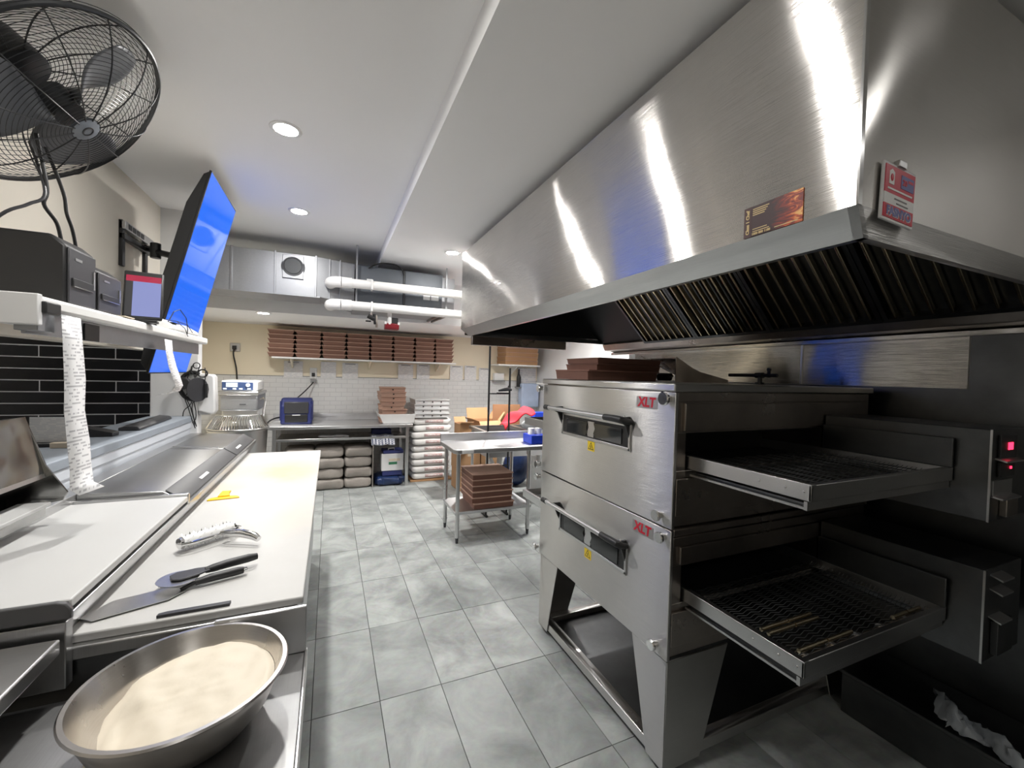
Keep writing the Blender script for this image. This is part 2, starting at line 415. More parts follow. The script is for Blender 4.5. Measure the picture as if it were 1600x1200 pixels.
def lettering(name, txt, size, mat, parent, loc, xdir, ydir, **kw):
    me = text_mesh(txt, size, **kw); x = Vector(xdir).normalized(); y = Vector(ydir).normalized(); z = x.cross(y)
    mt = Matrix((x, y, z)).transposed().to_4x4(); mt.translation = loc; me.transform(mt)
    return link(name, me, mat, parent)
ORD = ['first', 'second', 'third', 'fourth', 'fifth', 'sixth', 'seventh', 'eighth', 'ninth', 'tenth', 'eleventh', 'twelfth']
def arc(c, r, a0, a1, n, plane='xy'):
    out = []
    for i in range(n+1):
        t = R(a0+(a1-a0)*i/n); a, b = r*math.cos(t), r*math.sin(t)
        out.append({'xy': (c[0]+a, c[1]+b, c[2]), 'xz': (c[0]+a, c[1], c[2]+b), 'yz': (c[0], c[1]+a, c[2]+b)}[plane])
    return out

# ================================================================== STRUCTURE
ZL, ZR, ZB = 2.75, 2.64, 2.14           # ceiling heights: left, right (soffit), back
XW = -1.20                               # left wall face
floor = struct('floor', MB().box(-3.3, 3.4, -2.6, 6.6, -.1, -.004), 'grout_dark')
TW, TL = .2925, .604
tile_me = MB().box(.0015, TW-.0015, .0015, TL-.0015, -.012, 0).mesh('floor_tile')
for i in range(-4, 11):
    for j in range(-7, 8):
        o = link('floor_tile', tile_me, 'floor_tile', floor, bevel=.0012)
        o.location = (.24+i*TW, 2.005+j*TL, random.uniform(-.0006, .0006))
struct('ceiling', MB().box(-3.3, .435, -2.6, 5.02, ZL, ZL+.1), 'ceil')
struct('ceiling_soffit', MB().box(.435, 3.4, -2.6, 5.02, ZR, ZL+.1), 'ceil')
struct('ceiling_back', MB().box(-1.72, 3.4, 5.0, 6.6, ZB, ZL+.1), 'ceil')
wb = struct('wall_back', MB().box(-1.72, 3.4, 6.5, 6.6, 0, ZB), 'cream')
struct('tile_panel', MB().box(-1.6, 3.3, 6.49, 6.5, 0, 1.452), 'subway', wb)
struct('tile_trim', MB().box(-1.6, 3.3, 6.486, 6.5, 1.452, 1.462), 'grey_plastic', wb)
struct('wall_left', MB().box(XW-.12, XW, -2.5, 4.0, 1.66, ZL), 'beige')
struct('wall_left_near', MB().box(XW-.12, XW, -2.5, .9, 0, 1.66), 'beige')
hw = struct('wall_left_half', MB().box(-1.25, -1.0, .9, 4.0, 0, 1.07), 'ledge_white')
struct('ledge_cap', MB().box(-1.27, -.985, .9, 4.0, 1.12, 1.165), 'ledge', hw, bevel=.006)
struct('ledge_front', MB().box(-1.25, -.992, .9, 4.0, 1.07, 1.12), 'ledge_white', hw, bevel=.004)
wt = struct('wall_left_cross', MB().box(-3.3, -1.25, 4.01, 4.12, 0, ZL), 'grout')
struct('wall_left_stub', MB().box(-1.25, -.958, 4.0, 4.12, 0, ZL), 'white_paint')
struct('wall_left_back', MB().box(-1.72, -1.6, 4.12, 6.5, 0, ZL), 'cream')
struct('wall_left_far', MB().box(-3.4, -3.3, -2.6, 4.1, 0, ZL), 'beige')
BW, BH = .415, .0815
bt_me = MB().box(.004, BW-.004, -.006, .006, .004, BH-.004).mesh('black_tile')
for k in range(0, 12):
    z = 1.02+k*BH
    for j in range(5):
        x1 = -1.252-j*BW-(.0, .5, .18)[k % 3]*BW*(1 if k % 2 else .98)
        o = link('wall_tile', bt_me, 'tile_black', wt, bevel=.0015); o.location = (x1-BW, 4.01, z)
    off = (.0, .5, .18)[k % 3]*BW*(1 if k % 2 else .98)
    if off > .02:
        cm = MB().box(.004, off-.004, -.006, .006, .004, BH-.004).mesh('cut_tile')
        o = link('wall_tile', cm, 'tile_black', wt, bevel=.0015); o.location = (-1.252-off, 4.01, z)
wr = struct('wall_right', MB().box(2.6, 2.7, -2.6, 3.1, 0, ZR), 'white_paint')
struct('wall_right_return', MB().box(2.6, 3.4, 3.1, 3.2, 0, ZR), 'white_paint')
struct('wall_right_back', MB().box(3.3, 3.4, 3.2, 6.5, 0, ZR), 'white_paint')
struct('wall_rear', MB().box(-3.3, 2.7, -2.6, -2.5, 0, ZL), 'beige')
# stainless sheets on the right wall
struct('steel_sheet', MB().box(2.59, 2.6, 1.606, 3.1, 1.545, 1.98), 'steel_hood', wr)
struct('steel_sheet', MB().box(2.59, 2.6, .89, 1.6, 1.545, 1.98), 'steel_hood', wr)
struct('joint_strip', MB().box(2.584, 2.6, 1.598, 1.608, 1.545, 1.98), 'steel', wr)
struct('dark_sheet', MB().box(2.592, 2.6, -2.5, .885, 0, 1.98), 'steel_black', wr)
struct('dark_sheet', MB().box(2.592, 2.6, .885, 3.1, 0, 1.543), 'steel_black', wr)  # added dark sheet: the shade low on this wall is in its colour

# ---- recessed ceiling lamps, two of them added fill lights
def downlight(x, y, z, label, lens='lamp', beam=1.):
    t = thing('recessed_light', label, 'ceiling light', (x, y, z), 0, 'recessed ceiling lights')
    part('trim_ring', MB().lathe([(.052, -.002), (.055, -.006), (.072, -.005), (.075, 0), (.052, 0)], 32, closed=True), 'white_plastic', t)
    part('lens', MB().lathe([(0.0001, -.0035), (.04, -.0035), (.052, -.003)], 32), lens, t)
    if lens == 'lamp':
        ld = bpy.data.lights.new('lamp_beam', 'SPOT'); ld.energy = BEAM*beam; ld.color = (1., .978, .94)
        ld.spot_size = R(108); ld.spot_blend = 1.0; ld.shadow_soft_size = .045
        lo = bpy.data.objects.new('lamp_beam', ld); COL.objects.link(lo); lo.parent = t; lo.location = (0, 0, -.01)
downlight(-.223, 2.40, ZL, 'glowing round ceiling light nearest the wall fan')
downlight(-.237, 3.58, ZL, 'glowing round ceiling light right of the blue TV top, nearer the metal duct')
downlight(.99, 3.69, ZR, 'glowing round ceiling light beside the far end of the steel hood', 'lamp', 1.5)
downlight(-.66, 5.12, ZB, 'glowing round light in the low back ceiling under the metal duct', 'lamp', 2.)
downlight(2.75, 4.3, ZR, 'added round fill light on the alcove ceiling behind the hood', 'lamp', 2.2)  # added to brighten the alcove, no lamp known there
downlight(-.215, 1.25, ZL, 'round ceiling light above the dough bowl, out of view', 'lamp', .42)
downlight(.1, -1.5, ZL, 'dimmed round ceiling light behind the viewpoint', 'lamp_dim')
downlight(2.2, -.2, ZR, 'faint round ceiling light right of the viewpoint near the steel-clad wall', 'lamp_faint')
downlight(-2.3, 2.6, ZL, 'round ceiling light over the serving side beyond the left wall')
downlight(2.0, 5.12, ZB, 'added round fill light in the low back ceiling, hidden behind the hood', 'lamp', 2.6)  # added fill for the back boxes and sacks, kept out of view

# ================================================================== EXTRACTION HOOD
hx, hy0, hy1, hz0, hz1 = 1.03, .535, 3.5, 1.937, 2.585
hood = thing('extraction_hood', 'large brushed stainless steel extraction hood hanging over the ovens', 'hood', (1.8, 2.0, 1.86))
O = Vector((-1.8, -2.0, -1.86))
def hp(name, mb, mat, bevel=0, label=None, parent=hood): return part(name, mb.move(O), mat, parent, bevel, label)
hp('front_panel', MB().box(hx, hx+.012, hy0, hy1, hz0, hz1), 'steel_hood')
hp('end_panel', MB().box(hx+.013, 2.59, hy0, hy0+.012, hz0, hz1), 'steel_hood_end')
hp('end_panel', MB().box(hx+.013, 2.59, hy1-.012, hy1, hz0, hz1), 'steel_hood')
hp('corner_seam', MB().box(hx-.002, hx+.012, hy0-.002, hy0+.003, hz0, hz1), 'chrome')
lx, ly0, ly1, lz = 1.085, .550, 3.44, 1.878          # lower rim, turned inward
hp('front_rim', MB().add([(hx, hy0, hz0), (hx, hy1, hz0), (lx, ly1, lz), (lx, ly0, lz), (hx+.02, hy0, hz0), (hx+.02, hy1, hz0), (lx+.02, ly1, lz), (lx+.02, ly0, lz)],
   [(0, 1, 2, 3), (4, 7, 6, 5), (0, 4, 5, 1), (3, 2, 6, 7), (0, 3, 7, 4), (1, 5, 6, 2)]), 'steel_top')
hp('end_rim', MB().add([(hx, hy0, hz0), (2.59, hy0, hz0), (2.59, ly0, lz), (lx, ly0, lz), (hx, hy0+.02, hz0), (2.59, hy0+.02, hz0), (2.59, ly0+.02, lz), (lx, ly0+.02, lz)],
   [(0, 3, 2, 1), (4, 5, 6, 7), (0, 1, 5, 4), (3, 7, 6, 2), (0, 4, 7, 3), (1, 2, 6, 5)]), 'steel_oven')
hp('end_rim', MB().add([(hx, hy1, hz0), (2.59, hy1, hz0), (2.59, ly1, lz), (lx, ly1, lz), (hx, hy1-.02, hz0), (2.59, hy1-.02, hz0), (2.59, ly1-.02, lz), (lx, ly1-.02, lz)],
   [(0, 1, 2, 3), (4, 7, 6, 5), (0, 4, 5, 1), (3, 2, 6, 7), (0, 3, 7, 4), (1, 5, 6, 2)]), 'steel_oven')
hp('drip_rail', MB().box(1.10, 2.02, 3.39, 3.43, 1.80, 1.875), 'steel_dark', .004)
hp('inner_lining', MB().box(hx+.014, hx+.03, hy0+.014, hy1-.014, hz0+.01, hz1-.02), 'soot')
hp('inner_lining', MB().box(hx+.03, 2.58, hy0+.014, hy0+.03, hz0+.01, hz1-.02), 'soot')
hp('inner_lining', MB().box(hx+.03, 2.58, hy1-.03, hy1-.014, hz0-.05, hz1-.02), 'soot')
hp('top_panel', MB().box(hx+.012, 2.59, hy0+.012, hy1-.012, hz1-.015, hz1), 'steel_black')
hp('rear_gutter', MB().prism([(2.44, 1.87), (2.47, 1.815), (2.59, 1.80), (2.59, 1.89), (2.46, 1.89)], .56, 3.41, 'y'), 'steel_dark', .004)
hp('rear_lip', MB().box(2.55, 2.588, .56, 3.41, 1.775, 1.80), 'steel_hood', .003)
# blank black plate and four slanted baffle filters (bottom edge low at the wall, leaning out at the top)
fb, ft = Vector((2.46, 0, 1.88)), Vector((2.06, 0, 2.28))
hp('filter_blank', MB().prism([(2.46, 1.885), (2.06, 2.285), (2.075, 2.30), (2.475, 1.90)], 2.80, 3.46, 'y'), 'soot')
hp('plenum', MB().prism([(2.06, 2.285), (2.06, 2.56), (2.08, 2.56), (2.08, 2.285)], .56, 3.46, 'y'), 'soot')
fw = .555
along = (ft-fb).normalized(); nrm = Vector((-along.z, 0, along.x)); nrm = nrm if nrm.x < 0 else -nrm
def slat(y0, y1, a0, a1, d0, d1):
    mb = MB(); vs = []
    for y in (y0, y1):
        for a in (a0, a1):
            for d in (d0, d1):
                p = fb+along*a+nrm*d; vs.append((p.x, y, p.z))
    return mb.add(vs, [(0, 1, 3, 2), (4, 6, 7, 5), (0, 4, 5, 1), (2, 3, 7, 6), (0, 2, 6, 4), (1, 5, 7, 3)])
FL = (ft-fb).length
for k in range(4):
    y0 = .575+k*fw
    mb = slat(y0+.002, y0+.022, 0, FL, 0, .045); mb2 = slat(y0+fw-.022, y0+fw-.002, 0, FL, 0, .045)
    mb.add(mb2.v, mb2.f)
    for a in ((0, .02), (FL-.02, FL)):
        q = slat(y0+.022, y0+fw-.022, a[0], a[1], 0, .045); mb.add(q.v, q.f)
    q = slat(y0+.022, y0+fw-.022, .02, FL-.02, -.004, .004); mb.add(q.v, q.f)
    fr = hp('baffle_filter', mb, 'steel_black')
    for i in range(8):
        yy = y0+.042+i*(fw-.084-.014)/7
        q = slat(yy, yy+.012, .02, FL-.02, .012, .042)
        hp('baffle', q, 'brass', .003, parent=fr)
# flame card and tag
card = thing('sticker', 'brown business sticker with orange flame print on the hood front', 'sticker', (hx-.001, .7255, 1.978))
part('card', MB().box(-.0012, 0, -.0775, .0775, -.040, .040), 'flame', card, .0008)
part('side_band', MB().box(-.0016, -.0012, .0555, .0775, -.040, .040), plain('card_brown', S(70, 34, 34), .4), card)
lettering('card_name', 'Class 1 Chef', .0125, 'gold_ink', card, (-.002, .066, 0), (0, 0, 1), (0, 1, 0), bold=.0006)
for i in range(4):
    part('text_line', MB().box(-.0018, -.0013, .0525-.045+.004*i, .0525, .030-i*.0052, .0325-i*.0052), 'gold_ink', card)
part('text_line', MB().box(-.0018, -.0013, .012, .052, -.0225, -.0205), 'gold_ink', card)
part('text_line', MB().box(-.0018, -.0013, .006, .052, -.0285, -.0265), 'gold_ink', card)
part('text_line', MB().box(-.0018, -.0013, -.066, -.008, -.0345, -.0325), 'gold_ink', card)
lettering('phone_line', '1888 888 1188', .0085, 'gold_ink', card, (-.002, .028, -.0345), (0, -1, 0), (0, 0, 1), bold=.0003)

tg = thing('inspection_tag', 'red and white inspection tag in clear sleeve hung on the hood corner', 'tag', (1.167, .529, 1.978))
part('sleeve', MB().box(-.066, .066, -.003, .003, -.064, .064), plain('sleeve_clear', (.85, .85, .87), .15), tg, .002)
part('red_field', MB().box(-.060, .060, -.0045, -.003, -.004, .057), 'tag_red', tg)
part('white_field', MB().box(-.060, .060, -.0045, -.003, -.028, -.004), 'tag_white', tg)
part('red_strip', MB().box(-.060, .060, -.0045, -.003, -.058, -.028), 'tag_red', tg)
lettering('tag_name', 'FASNYO', .026, 'tag_blue', tg, (0, -.0052, -.043), (1, 0, 0), (0, 0, 1), bold=.0012)
lettering('tag_name', 'FASNYO', .026, 'tag_white', tg, (0.001, -.0048, -.0435), (1, 0, 0), (0, 0, 1), bold=.0022)
part('emblem', MB().prism([(-.046, .016), (-.046, .044), (-.036, .05), (-.026, .044), (-.026, .016)], -.0052, -.0045, 'y'), 'tag_white', tg)
part('flame_mark', MB().sphere((-.036, -.0055, .031), .006, 10, 8, (1, .2, 1.4)), 'tag_red', tg)
part('stamp', MB().box(.002, .054, -.0052, -.0045, .016, .046), 'tag_blue', tg)
lettering('stamp_number', '20', .018, 'tag_red', tg, (.016, -.0056, .030), (1, 0, 0), (0, 0, 1), bold=.0006)
part('stamp_line', MB().box(.03, .05, -.0056, -.005, .034, .040), 'tag_red', tg)
part('small_print', MB().box(-.05, .05, -.0052, -.0045, .004, .008), 'tag_white', tg)
part('written_line', MB().box(-.02, .03, -.0052, -.0045, -.014, -.011), 'tape', tg)
part('written_line', MB().box(-.012, .036, -.0052, -.0045, -.023, -.0205), 'tape', tg)
part('clip', MB().box(-.016, .016, -.008, .005, .060, .076), 'steel', tg, .002)
tg.rotation_euler = (0, R(3), 0)
# hanger rod with black connector on the hood's far top corner
rod = thing('hanger_rod', 'thin threaded rod with black connector holding the hood far corner', 'rod', (1.10, 3.44, 2.585))
part('rod', MB().cyl((0, 0, 0), (0, 0, ZR-2.585), .005, n=8), 'steel', rod)
part('ceiling_plate', MB().cyl((0, 0, ZR-2.585-.006), (0, 0, ZR-2.585), .016, n=12), 'steel', rod)
part('connector', MB().cyl((-.03, 0, .012), (.012, 0, .03), .016, .012, 12), 'black_plastic', rod)

# ================================================================== CONVEYOR OVENS
ox0, ox1, oy0, oy1 = 1.2, 2.5, 1.2, 2.25
def knob(mb, y, z, x=ox0-.005):
    mb.lathe([(.0001, .030), (.017, .030), (.020, .026), (.020, .018), (.012, .014), (.012, 0)], 20)
def knob_mb(y, z, r=1.):
    mb = MB().lathe([(.0001, .034), (.019*r, .034), (.022*r, .030), (.022*r, .022), (.013*r, .018), (.013*r, 0)], 20)
    return mb.xf(Matrix.Translation((ox0-.004, y, z)) @ Matrix.Rotation(-PI/2, 4, 'Y'))
def make_oven(z0, z1, zc, win_z, label, which):
    t = thing('conveyor_oven', label, 'oven', (1.85, 1.725, z0))
    D = Vector((-1.85, -1.725, -z0))
    def p(name, mb, mat, bevel=0, lab=None, parent=t, **k): return part(name, mb.move(D), mat, parent, bevel, lab, **k)
    zo0, zo1 = zc-.045, zc+.10            # bake tunnel opening
    # body around the tunnel
    p('body', MB().box(ox0+.012, ox1, oy0+.012, oy1-.012, zo1, z1-.028), 'steel_dark', .003)
    p('body_base', MB().box(ox0+.012, ox1, oy0+.012, oy1-.012, z0+.004, zo0), 'steel_dark', .003)
    p('tunnel_front', MB().box(ox0+.012, 1.272, oy0+.012, oy1-.012, zo0, zo1), 'steel_dark')
    p('tunnel_back', MB().box(2.125, ox1, oy0+.012, oy1-.012, zo0, zo1), 'steel_dark')
    p('tunnel_lining', MB().box(1.273, 2.124, oy0+.05, oy1-.05, zo1-.012, zo1-.001).box(1.273, 2.124, oy0+.05, oy1-.05, zo0+.001, zo0+.006), 'soot')
    p('baffle_plate', MB().box(1.275, 2.12, oy0+.30, oy0+.312, zo0, zo1), 'soot')
    # front door sheet, corner posts and side covers
    p('front_panel', MB().box(ox0-.004, ox0+.012, oy0-.006, oy1+.006, z0+.003, z1-.034 if which else z1-.002), 'steel_oven', .003)
    for y in (oy0, oy1-.012):
        p('side_cover', MB().box(ox0+.055, ox1-.1, y, y+.012, zo1+.01, z1-.075), 'steel_dark', .002)
        p('side_cover', MB().box(ox0+.02, ox1-.1, y, y+.012, z0+.05, zo0-.03), 'steel_dark', .002)
    p('top_cap', MB().box(ox0-.012 if which else ox0+.014, ox1, oy0-.008 if which else oy0, oy1+.01 if which else oy1, z1-.030, z1), 'steel_oven' if which else 'steel_dark', .005)
    p('side_ledge', MB().box(ox0+.014, ox1-.05, oy0-.002, oy0+.012, z1-.068, z1-.032), 'steel_dark', .002)
    # window and handle
    wz0, wz1, wy0, wy1 = win_z-.058, win_z+.058, 1.44, 2.02
    wf = MB()
    for a, b, c, d in ((wy0, wy1, wz0, wz0+.014), (wy0, wy1, wz1-.010, wz1), (wy0, wy0+.014, wz0, wz1), (wy1-.014, wy1, wz0, wz1)):
        wf.box(ox0-.010, ox0-.002, a, b, c, d)
    p('window_frame', wf, 'steel', .002)
    p('window_recess', MB().box(ox0-.0055, ox0-.002, wy0+.012, wy1-.012, wz0+.012, wz1-.008), 'black_metal')
    for a, b, s in ((1.765, 1.965, -1), (1.50, 1.715, 1)):
        poly = [(a, wz0+.022), (b, wz0+.022)]
        if s > 0: poly = [(a, wz0+.022), (b-.02, wz0+.022), (b, wz0+.04), (b-.012, wz0+.065), (b, wz0+.092), (a, wz0+.092)]
        else: poly = [(a+.02, wz0+.022), (b, wz0+.022), (b, wz0+.092), (a, wz0+.092), (a+.014, wz0+.065), (a, wz0+.04)]
        p('pane', MB().prism(poly, ox0-.0095, ox0-.0055, 'x'), 'glass_dark')
    p('window_divider', MB().prism([(1.716, wz0+.02), (1.764, wz0+.02), (1.770, wz0+.04), (1.758, wz0+.065), (1.766, wz0+.096), (1.714, wz0+.096), (1.704, wz0+.065), (1.712, wz0+.04)], ox0-.0085, ox0-.005, 'x'), 'steel')
    hz = wz1+.022
    h = p('handle', MB().cyl((ox0-.052, 1.565, hz), (ox0-.052, 2.10, hz), .0125, n=20), 'steel')
    p('handle_grip', MB().tube([(ox0-.052, 1.568, hz), (ox0-.052, 1.50, hz+.001), (ox0-.046, 1.462, hz-.002), (ox0-.02, 1.447, hz-.010), (ox0-.004, 1.446, hz-.012)], [.0145, .0155, .016, .015, .013], 14), 'black_plastic', parent=h)
    p('handle_grip', MB().cyl((ox0-.052, 2.095, hz), (ox0-.052, 2.14, hz), .0145, n=16), 'black_plastic', parent=h)
    p('handle_bracket', MB().prism([(ox0-.055, hz+.012), (ox0-.004, hz+.012), (ox0-.004, hz-.085), (ox0-.018, hz-.06), (ox0-.034, hz-.022), (ox0-.055, hz-.012)], 2.02, 2.03, 'y'), 'black_plastic', parent=h)
    p('handle_bracket', MB().prism([(ox0-.05, hz+.008), (ox0-.004, hz+.012), (ox0-.004, hz-.105), (ox0-.012, hz-.07), (ox0-.028, hz-.026), (ox0-.05, hz-.012)], 1.448, 1.458, 'y'), 'black_plastic', parent=h)
    p('handle_screw', MB().sphere((ox0-.032, 1.455, hz+.012), .007, 10, 8), 'chrome', parent=h)
    # knobs
    for (y, z) in ((1.228, z1-.058 if which else z1-.034), (1.25, z0+.045), (2.272, z1-.06 if which else z1-.04), (2.272, z0+.035)):
        big = which and y < 2 and z > z0+.3
        p('panel_knob', knob_mb(y, z, 1.25 if big else 1.), 'chrome')
    # logo and warning mark
    lgz = z1-.082 if which else z1-.047
    lg = p('logo_back', MB().box(ox0-.0048, ox0-.0038, 1.288, 1.412, lgz-.024, lgz+.024), 'steel')
    a = lettering('logo', 'XLT', .055, 'logo_red', t, D+Vector((ox0-.0052, 1.352, lgz)), (0, -1, 0), (0, 0, 1), bold=.002, shear=.12)
    ws = p('warning_sticker', MB().box(ox0-.005, ox0-.0038, 1.708, 1.766, win_z-.108, win_z-.060), 'yellow_st')
    cz, cy_ = win_z-.087, 1.737
    p('warning_triangle', MB().prism([(cy_-.024, cz-.014), (cy_+.024, cz-.014), (cy_, cz+.024)], ox0-.0054, ox0-.005, 'x'), 'black_plastic', parent=ws)
    p('triangle_field', MB().prism([(cy_-.017, cz-.010), (cy_+.017, cz-.010), (cy_, cz+.016)], ox0-.0058, ox0-.0054, 'x'), 'yellow_st', parent=ws)
    p('heat_mark', MB().box(ox0-.0062, ox0-.0058, cy_-.003, cy_+.003, cz-.008, cz+.007), 'black_plastic', parent=ws)
    # conveyor running through the tunnel: rails, end bars, tray, belt
    cy0, cy1, cx0, cx1 = .752, 2.70, 1.283, 2.115
    c = p('conveyor_rail', MB().box(cx0, cx0+.008, cy0, cy1, zc-.038, zc+.010), 'steel', .002)
    p('rail_lip', MB().box(cx0, cx0+.022, cy0, cy1, zc+.008, zc+.012), 'steel', .001, parent=c)
    p('conveyor_rail', MB().box(cx1-.008, cx1, cy0, cy1, zc-.038, zc+.010), 'steel', .002)
    p('conveyor_end', MB().box(cx0, cx1, cy0, cy0+.008, zc-.038, zc+.010).box(cx0, cx1, cy0, cy0+.02, zc+.006, zc+.011), 'steel', .002)
    p('conveyor_end', MB().box(cx0, cx1, cy1-.008, cy1, zc-.038, zc+.010), 'steel', .002)
    p('crumb_tray', MB().box(cx0+.02, cx1-.02, cy0+.02, oy0-.01, zc-.062, zc-.050), 'steel_black')
    p('tray_edge', MB().box(cx0+.004, cx0+.012, cy0+.02, oy0+.0, zc-.066, zc-.058).box(cx0, cx1, cy0+.01, cy0+.02, zc-.066, zc-.04), 'steel')
    bl = MB()
    for i in range(30):                                    # rods of the wire belt, near end only closely laid
        y = cy0+.03+i*.0145
        pts = []
        for j in range(24):
            x = cx0+.03+j*(cx1-cx0-.06)/23
            pts.append((x, y+(.004 if j % 2 else -.004), zc-.010+(.003 if j % 2 else 0)))
        bl.tube(pts, .0016, 4)
    p('wire_belt', bl, 'steel_black')['kind'] = 'stuff'
    bl = MB()
    for i in range(10):
        y = cy1-.03-i*.03
        bl.tube([(cx0+.03, y, zc-.01), (cx1-.03, y, zc-.01)], .002, 4)
    p('wire_belt', bl, 'steel_black')['kind'] = 'stuff'
    p('belt_shaft', MB().cyl((cx0+.02, cy0+.045, zc-.020), (cx1-.02, cy0+.045, zc-.020), .009, n=10), 'steel_dark')
    for k in range(6):
        p('belt_sprocket', MB().cyl((cx0+.07+k*.14, cy0+.045, zc-.020), (cx0+.082+k*.14, cy0+.045, zc-.020), .016, n=12), 'steel')
    if not which:
        for (xa, xb, yy) in ((1.34, 1.60, .925), (1.34, 1.60, .90), (1.345, 1.62, .806), (1.86, 2.04, .80)):
            p('belt_bar', MB().cyl((xa, yy, zc-.002), ((xa+xb)/2, yy, zc-.002), .007, n=10).cyl(((xa+xb)/2+.006, yy, zc-.002), (xb, yy, zc-.002), .007, n=10), 'brass')
    for q in ((.02, 'bolt'), (.075, 'bolt'), (.16, 'bolt')):
        p(q[1], MB().sphere((cx0-.001, cy0+q[0], zc-.012), .004, 8, 6, (.6, 1, 1)), 'chrome')
    # control box at the near rear end
    bz0, bz1 = (1.08, 1.405) if which else (.578, .908)
    p('control_box', MB().box(2.12, 2.42, .66, 1.195, bz0, bz1), 'steel_black', .003)
    p('box_edge', MB().box(2.118, 2.122, .658, .664, bz0, bz1), 'steel')
    p('side_guard', MB().box(2.095, 2.105, .75, 1.19, zc+.012, zc+.12), 'steel_black', .002)
    if which:
        dsp = p('display', MB().box(2.17, 2.30, .652, .66, 1.30, 1.385), 'black_plastic', .002)
        p('display_digits', MB().box(2.225, 2.262, .650, .653, 1.332, 1.358), 'led_red', parent=dsp)
        p('display_hood', MB().prism([(.63, 1.292), (.66, 1.300), (.66, 1.304), (.63, 1.298)], 2.15, 2.30, 'x'), 'steel', parent=dsp)
        d2 = p('display', MB().box(2.17, 2.29, .652, .66, 1.235, 1.29), 'black_plastic', .002)
        p('display_digits', MB().box(2.246, 2.258, .650, .653, 1.263, 1.272), 'led_red', parent=d2)
        p('louvre', MB().box(2.13, 2.28, .654, .66, 1.17, 1.225), 'steel')
        p('louvre', MB().prism([(.63, 1.162), (.66, 1.168), (.66, 1.174), (.63, 1.168)], 2.13, 2.28, 'x'), 'steel')
        p('side_plate', MB().box(2.2, 2.29, .640, .66, 1.095, 1.16), 'steel_dark', .002)
    else:
        for zz in (.885, .835, .735):
            p('louvre', MB().prism([(.628, zz-.012), (.66, zz), (.66, zz+.005), (.628, zz-.006)], 2.16, 2.25, 'x'), 'steel')
        p('side_plate', MB().box(2.18, 2.30, .640, .66, .60, .72), 'steel_black', .002)
    return t
make_oven(.975, 1.535, 1.243, 1.292, 'upper stainless steel conveyor pizza oven with window door and red lettering', True)
make_oven(.465, .975, .722, .752, 'lower stainless steel conveyor pizza oven on bent sheet legs', False)

st = thing('oven_stand', 'stainless sheet metal stand with splayed legs under the ovens', 'stand', (1.85, 1.725, 0))
D = Vector((-1.85, -1.725, 0))
def sp_(name, mb, mat, bevel=0): return part(name, mb.move(D), mat, st, bevel)
for yc, s in ((oy0, 1), (oy1, -1)):
    for xc, q in ((ox0+.004, 1), (ox1-.05, -1)):
        mb = MB().prism([(yc, .462), (yc+s*.205, .462), (yc+s*.10, .03), (yc, .03)], min(xc, xc+q*.006), max(xc, xc+q*.006), 'x')
        m2 = MB().prism([(xc, .462), (xc+q*.33, .462), (xc+q*.19, .03), (xc, .03)], min(yc, yc+s*.006), max(yc, yc+s*.006), 'y')
        mb.add(m2.v, m2.f); sp_('leg', mb, 'steel_oven', .002)
        sp_('caster', MB().cyl((xc+q*.05, yc+s*.05, .0), (xc+q*.05, yc+s*.05, .035), .022, n=14), 'black_plastic')
for xc in (ox0+.012, ox1-.1):
    sp_('base_rail', MB().box(xc, xc+.05, oy0+.006, oy1-.006, .036, .080), 'steel_oven', .003)
for yc in (oy0+.008, oy1-.058):
    sp_('base_rail', MB().box(ox0+.064, ox1-.1, yc, yc+.05, .036, .080), 'steel_oven', .003)
sp_('lower_shelf', MB().box(ox0+.07, ox1-.1, oy0+.06, oy1-.06, .04, .05), 'steel_black')

# crumpled clear film on the dark floor
def film():
    mb = MB(); n, k = 26, 8
    vs = []
    rnd = random.Random(5)
    for i in range(n+1):
        u = i/n
        cx, cy = 2.36-.10*u, .86-.30*u
        wd = .045+.02*math.sin(u*9)+.05*(1-u)
        for j in range(k+1):
            v = j/k-.5
            vs.append((cx+v*wd*1.6+rnd.uniform(-.008, .008), cy+v*wd*.6+rnd.uniform(-.008, .008), .205+.05*(1-4*v*v)*(.6+.5*math.sin(u*11+v*4))+rnd.uniform(0, .02)))
    fs = [(i*(k+1)+j, (i+1)*(k+1)+j, (i+1)*(k+1)+j+1, i*(k+1)+j+1) for i in range(n) for j in range(k)]
    return mb.add(vs, fs)
one('plastic_film', film(), 'film', 'crumpled clear plastic film lying on the low dark plinth at the right wall', 'plastic film', solid=.0015, angle=70)

pl = thing('low_plinth', 'low dark steel plinth along the right wall below the control boxes', 'plinth', (2.42, .3, 0))
part('body', MB().box(-.17, .165, -1.2, .85, 0, .185), 'steel_black', pl, .004)
part('cap', MB().box(-.18, .165, -1.21, .86, .185, .203), 'steel_black', pl, .004)
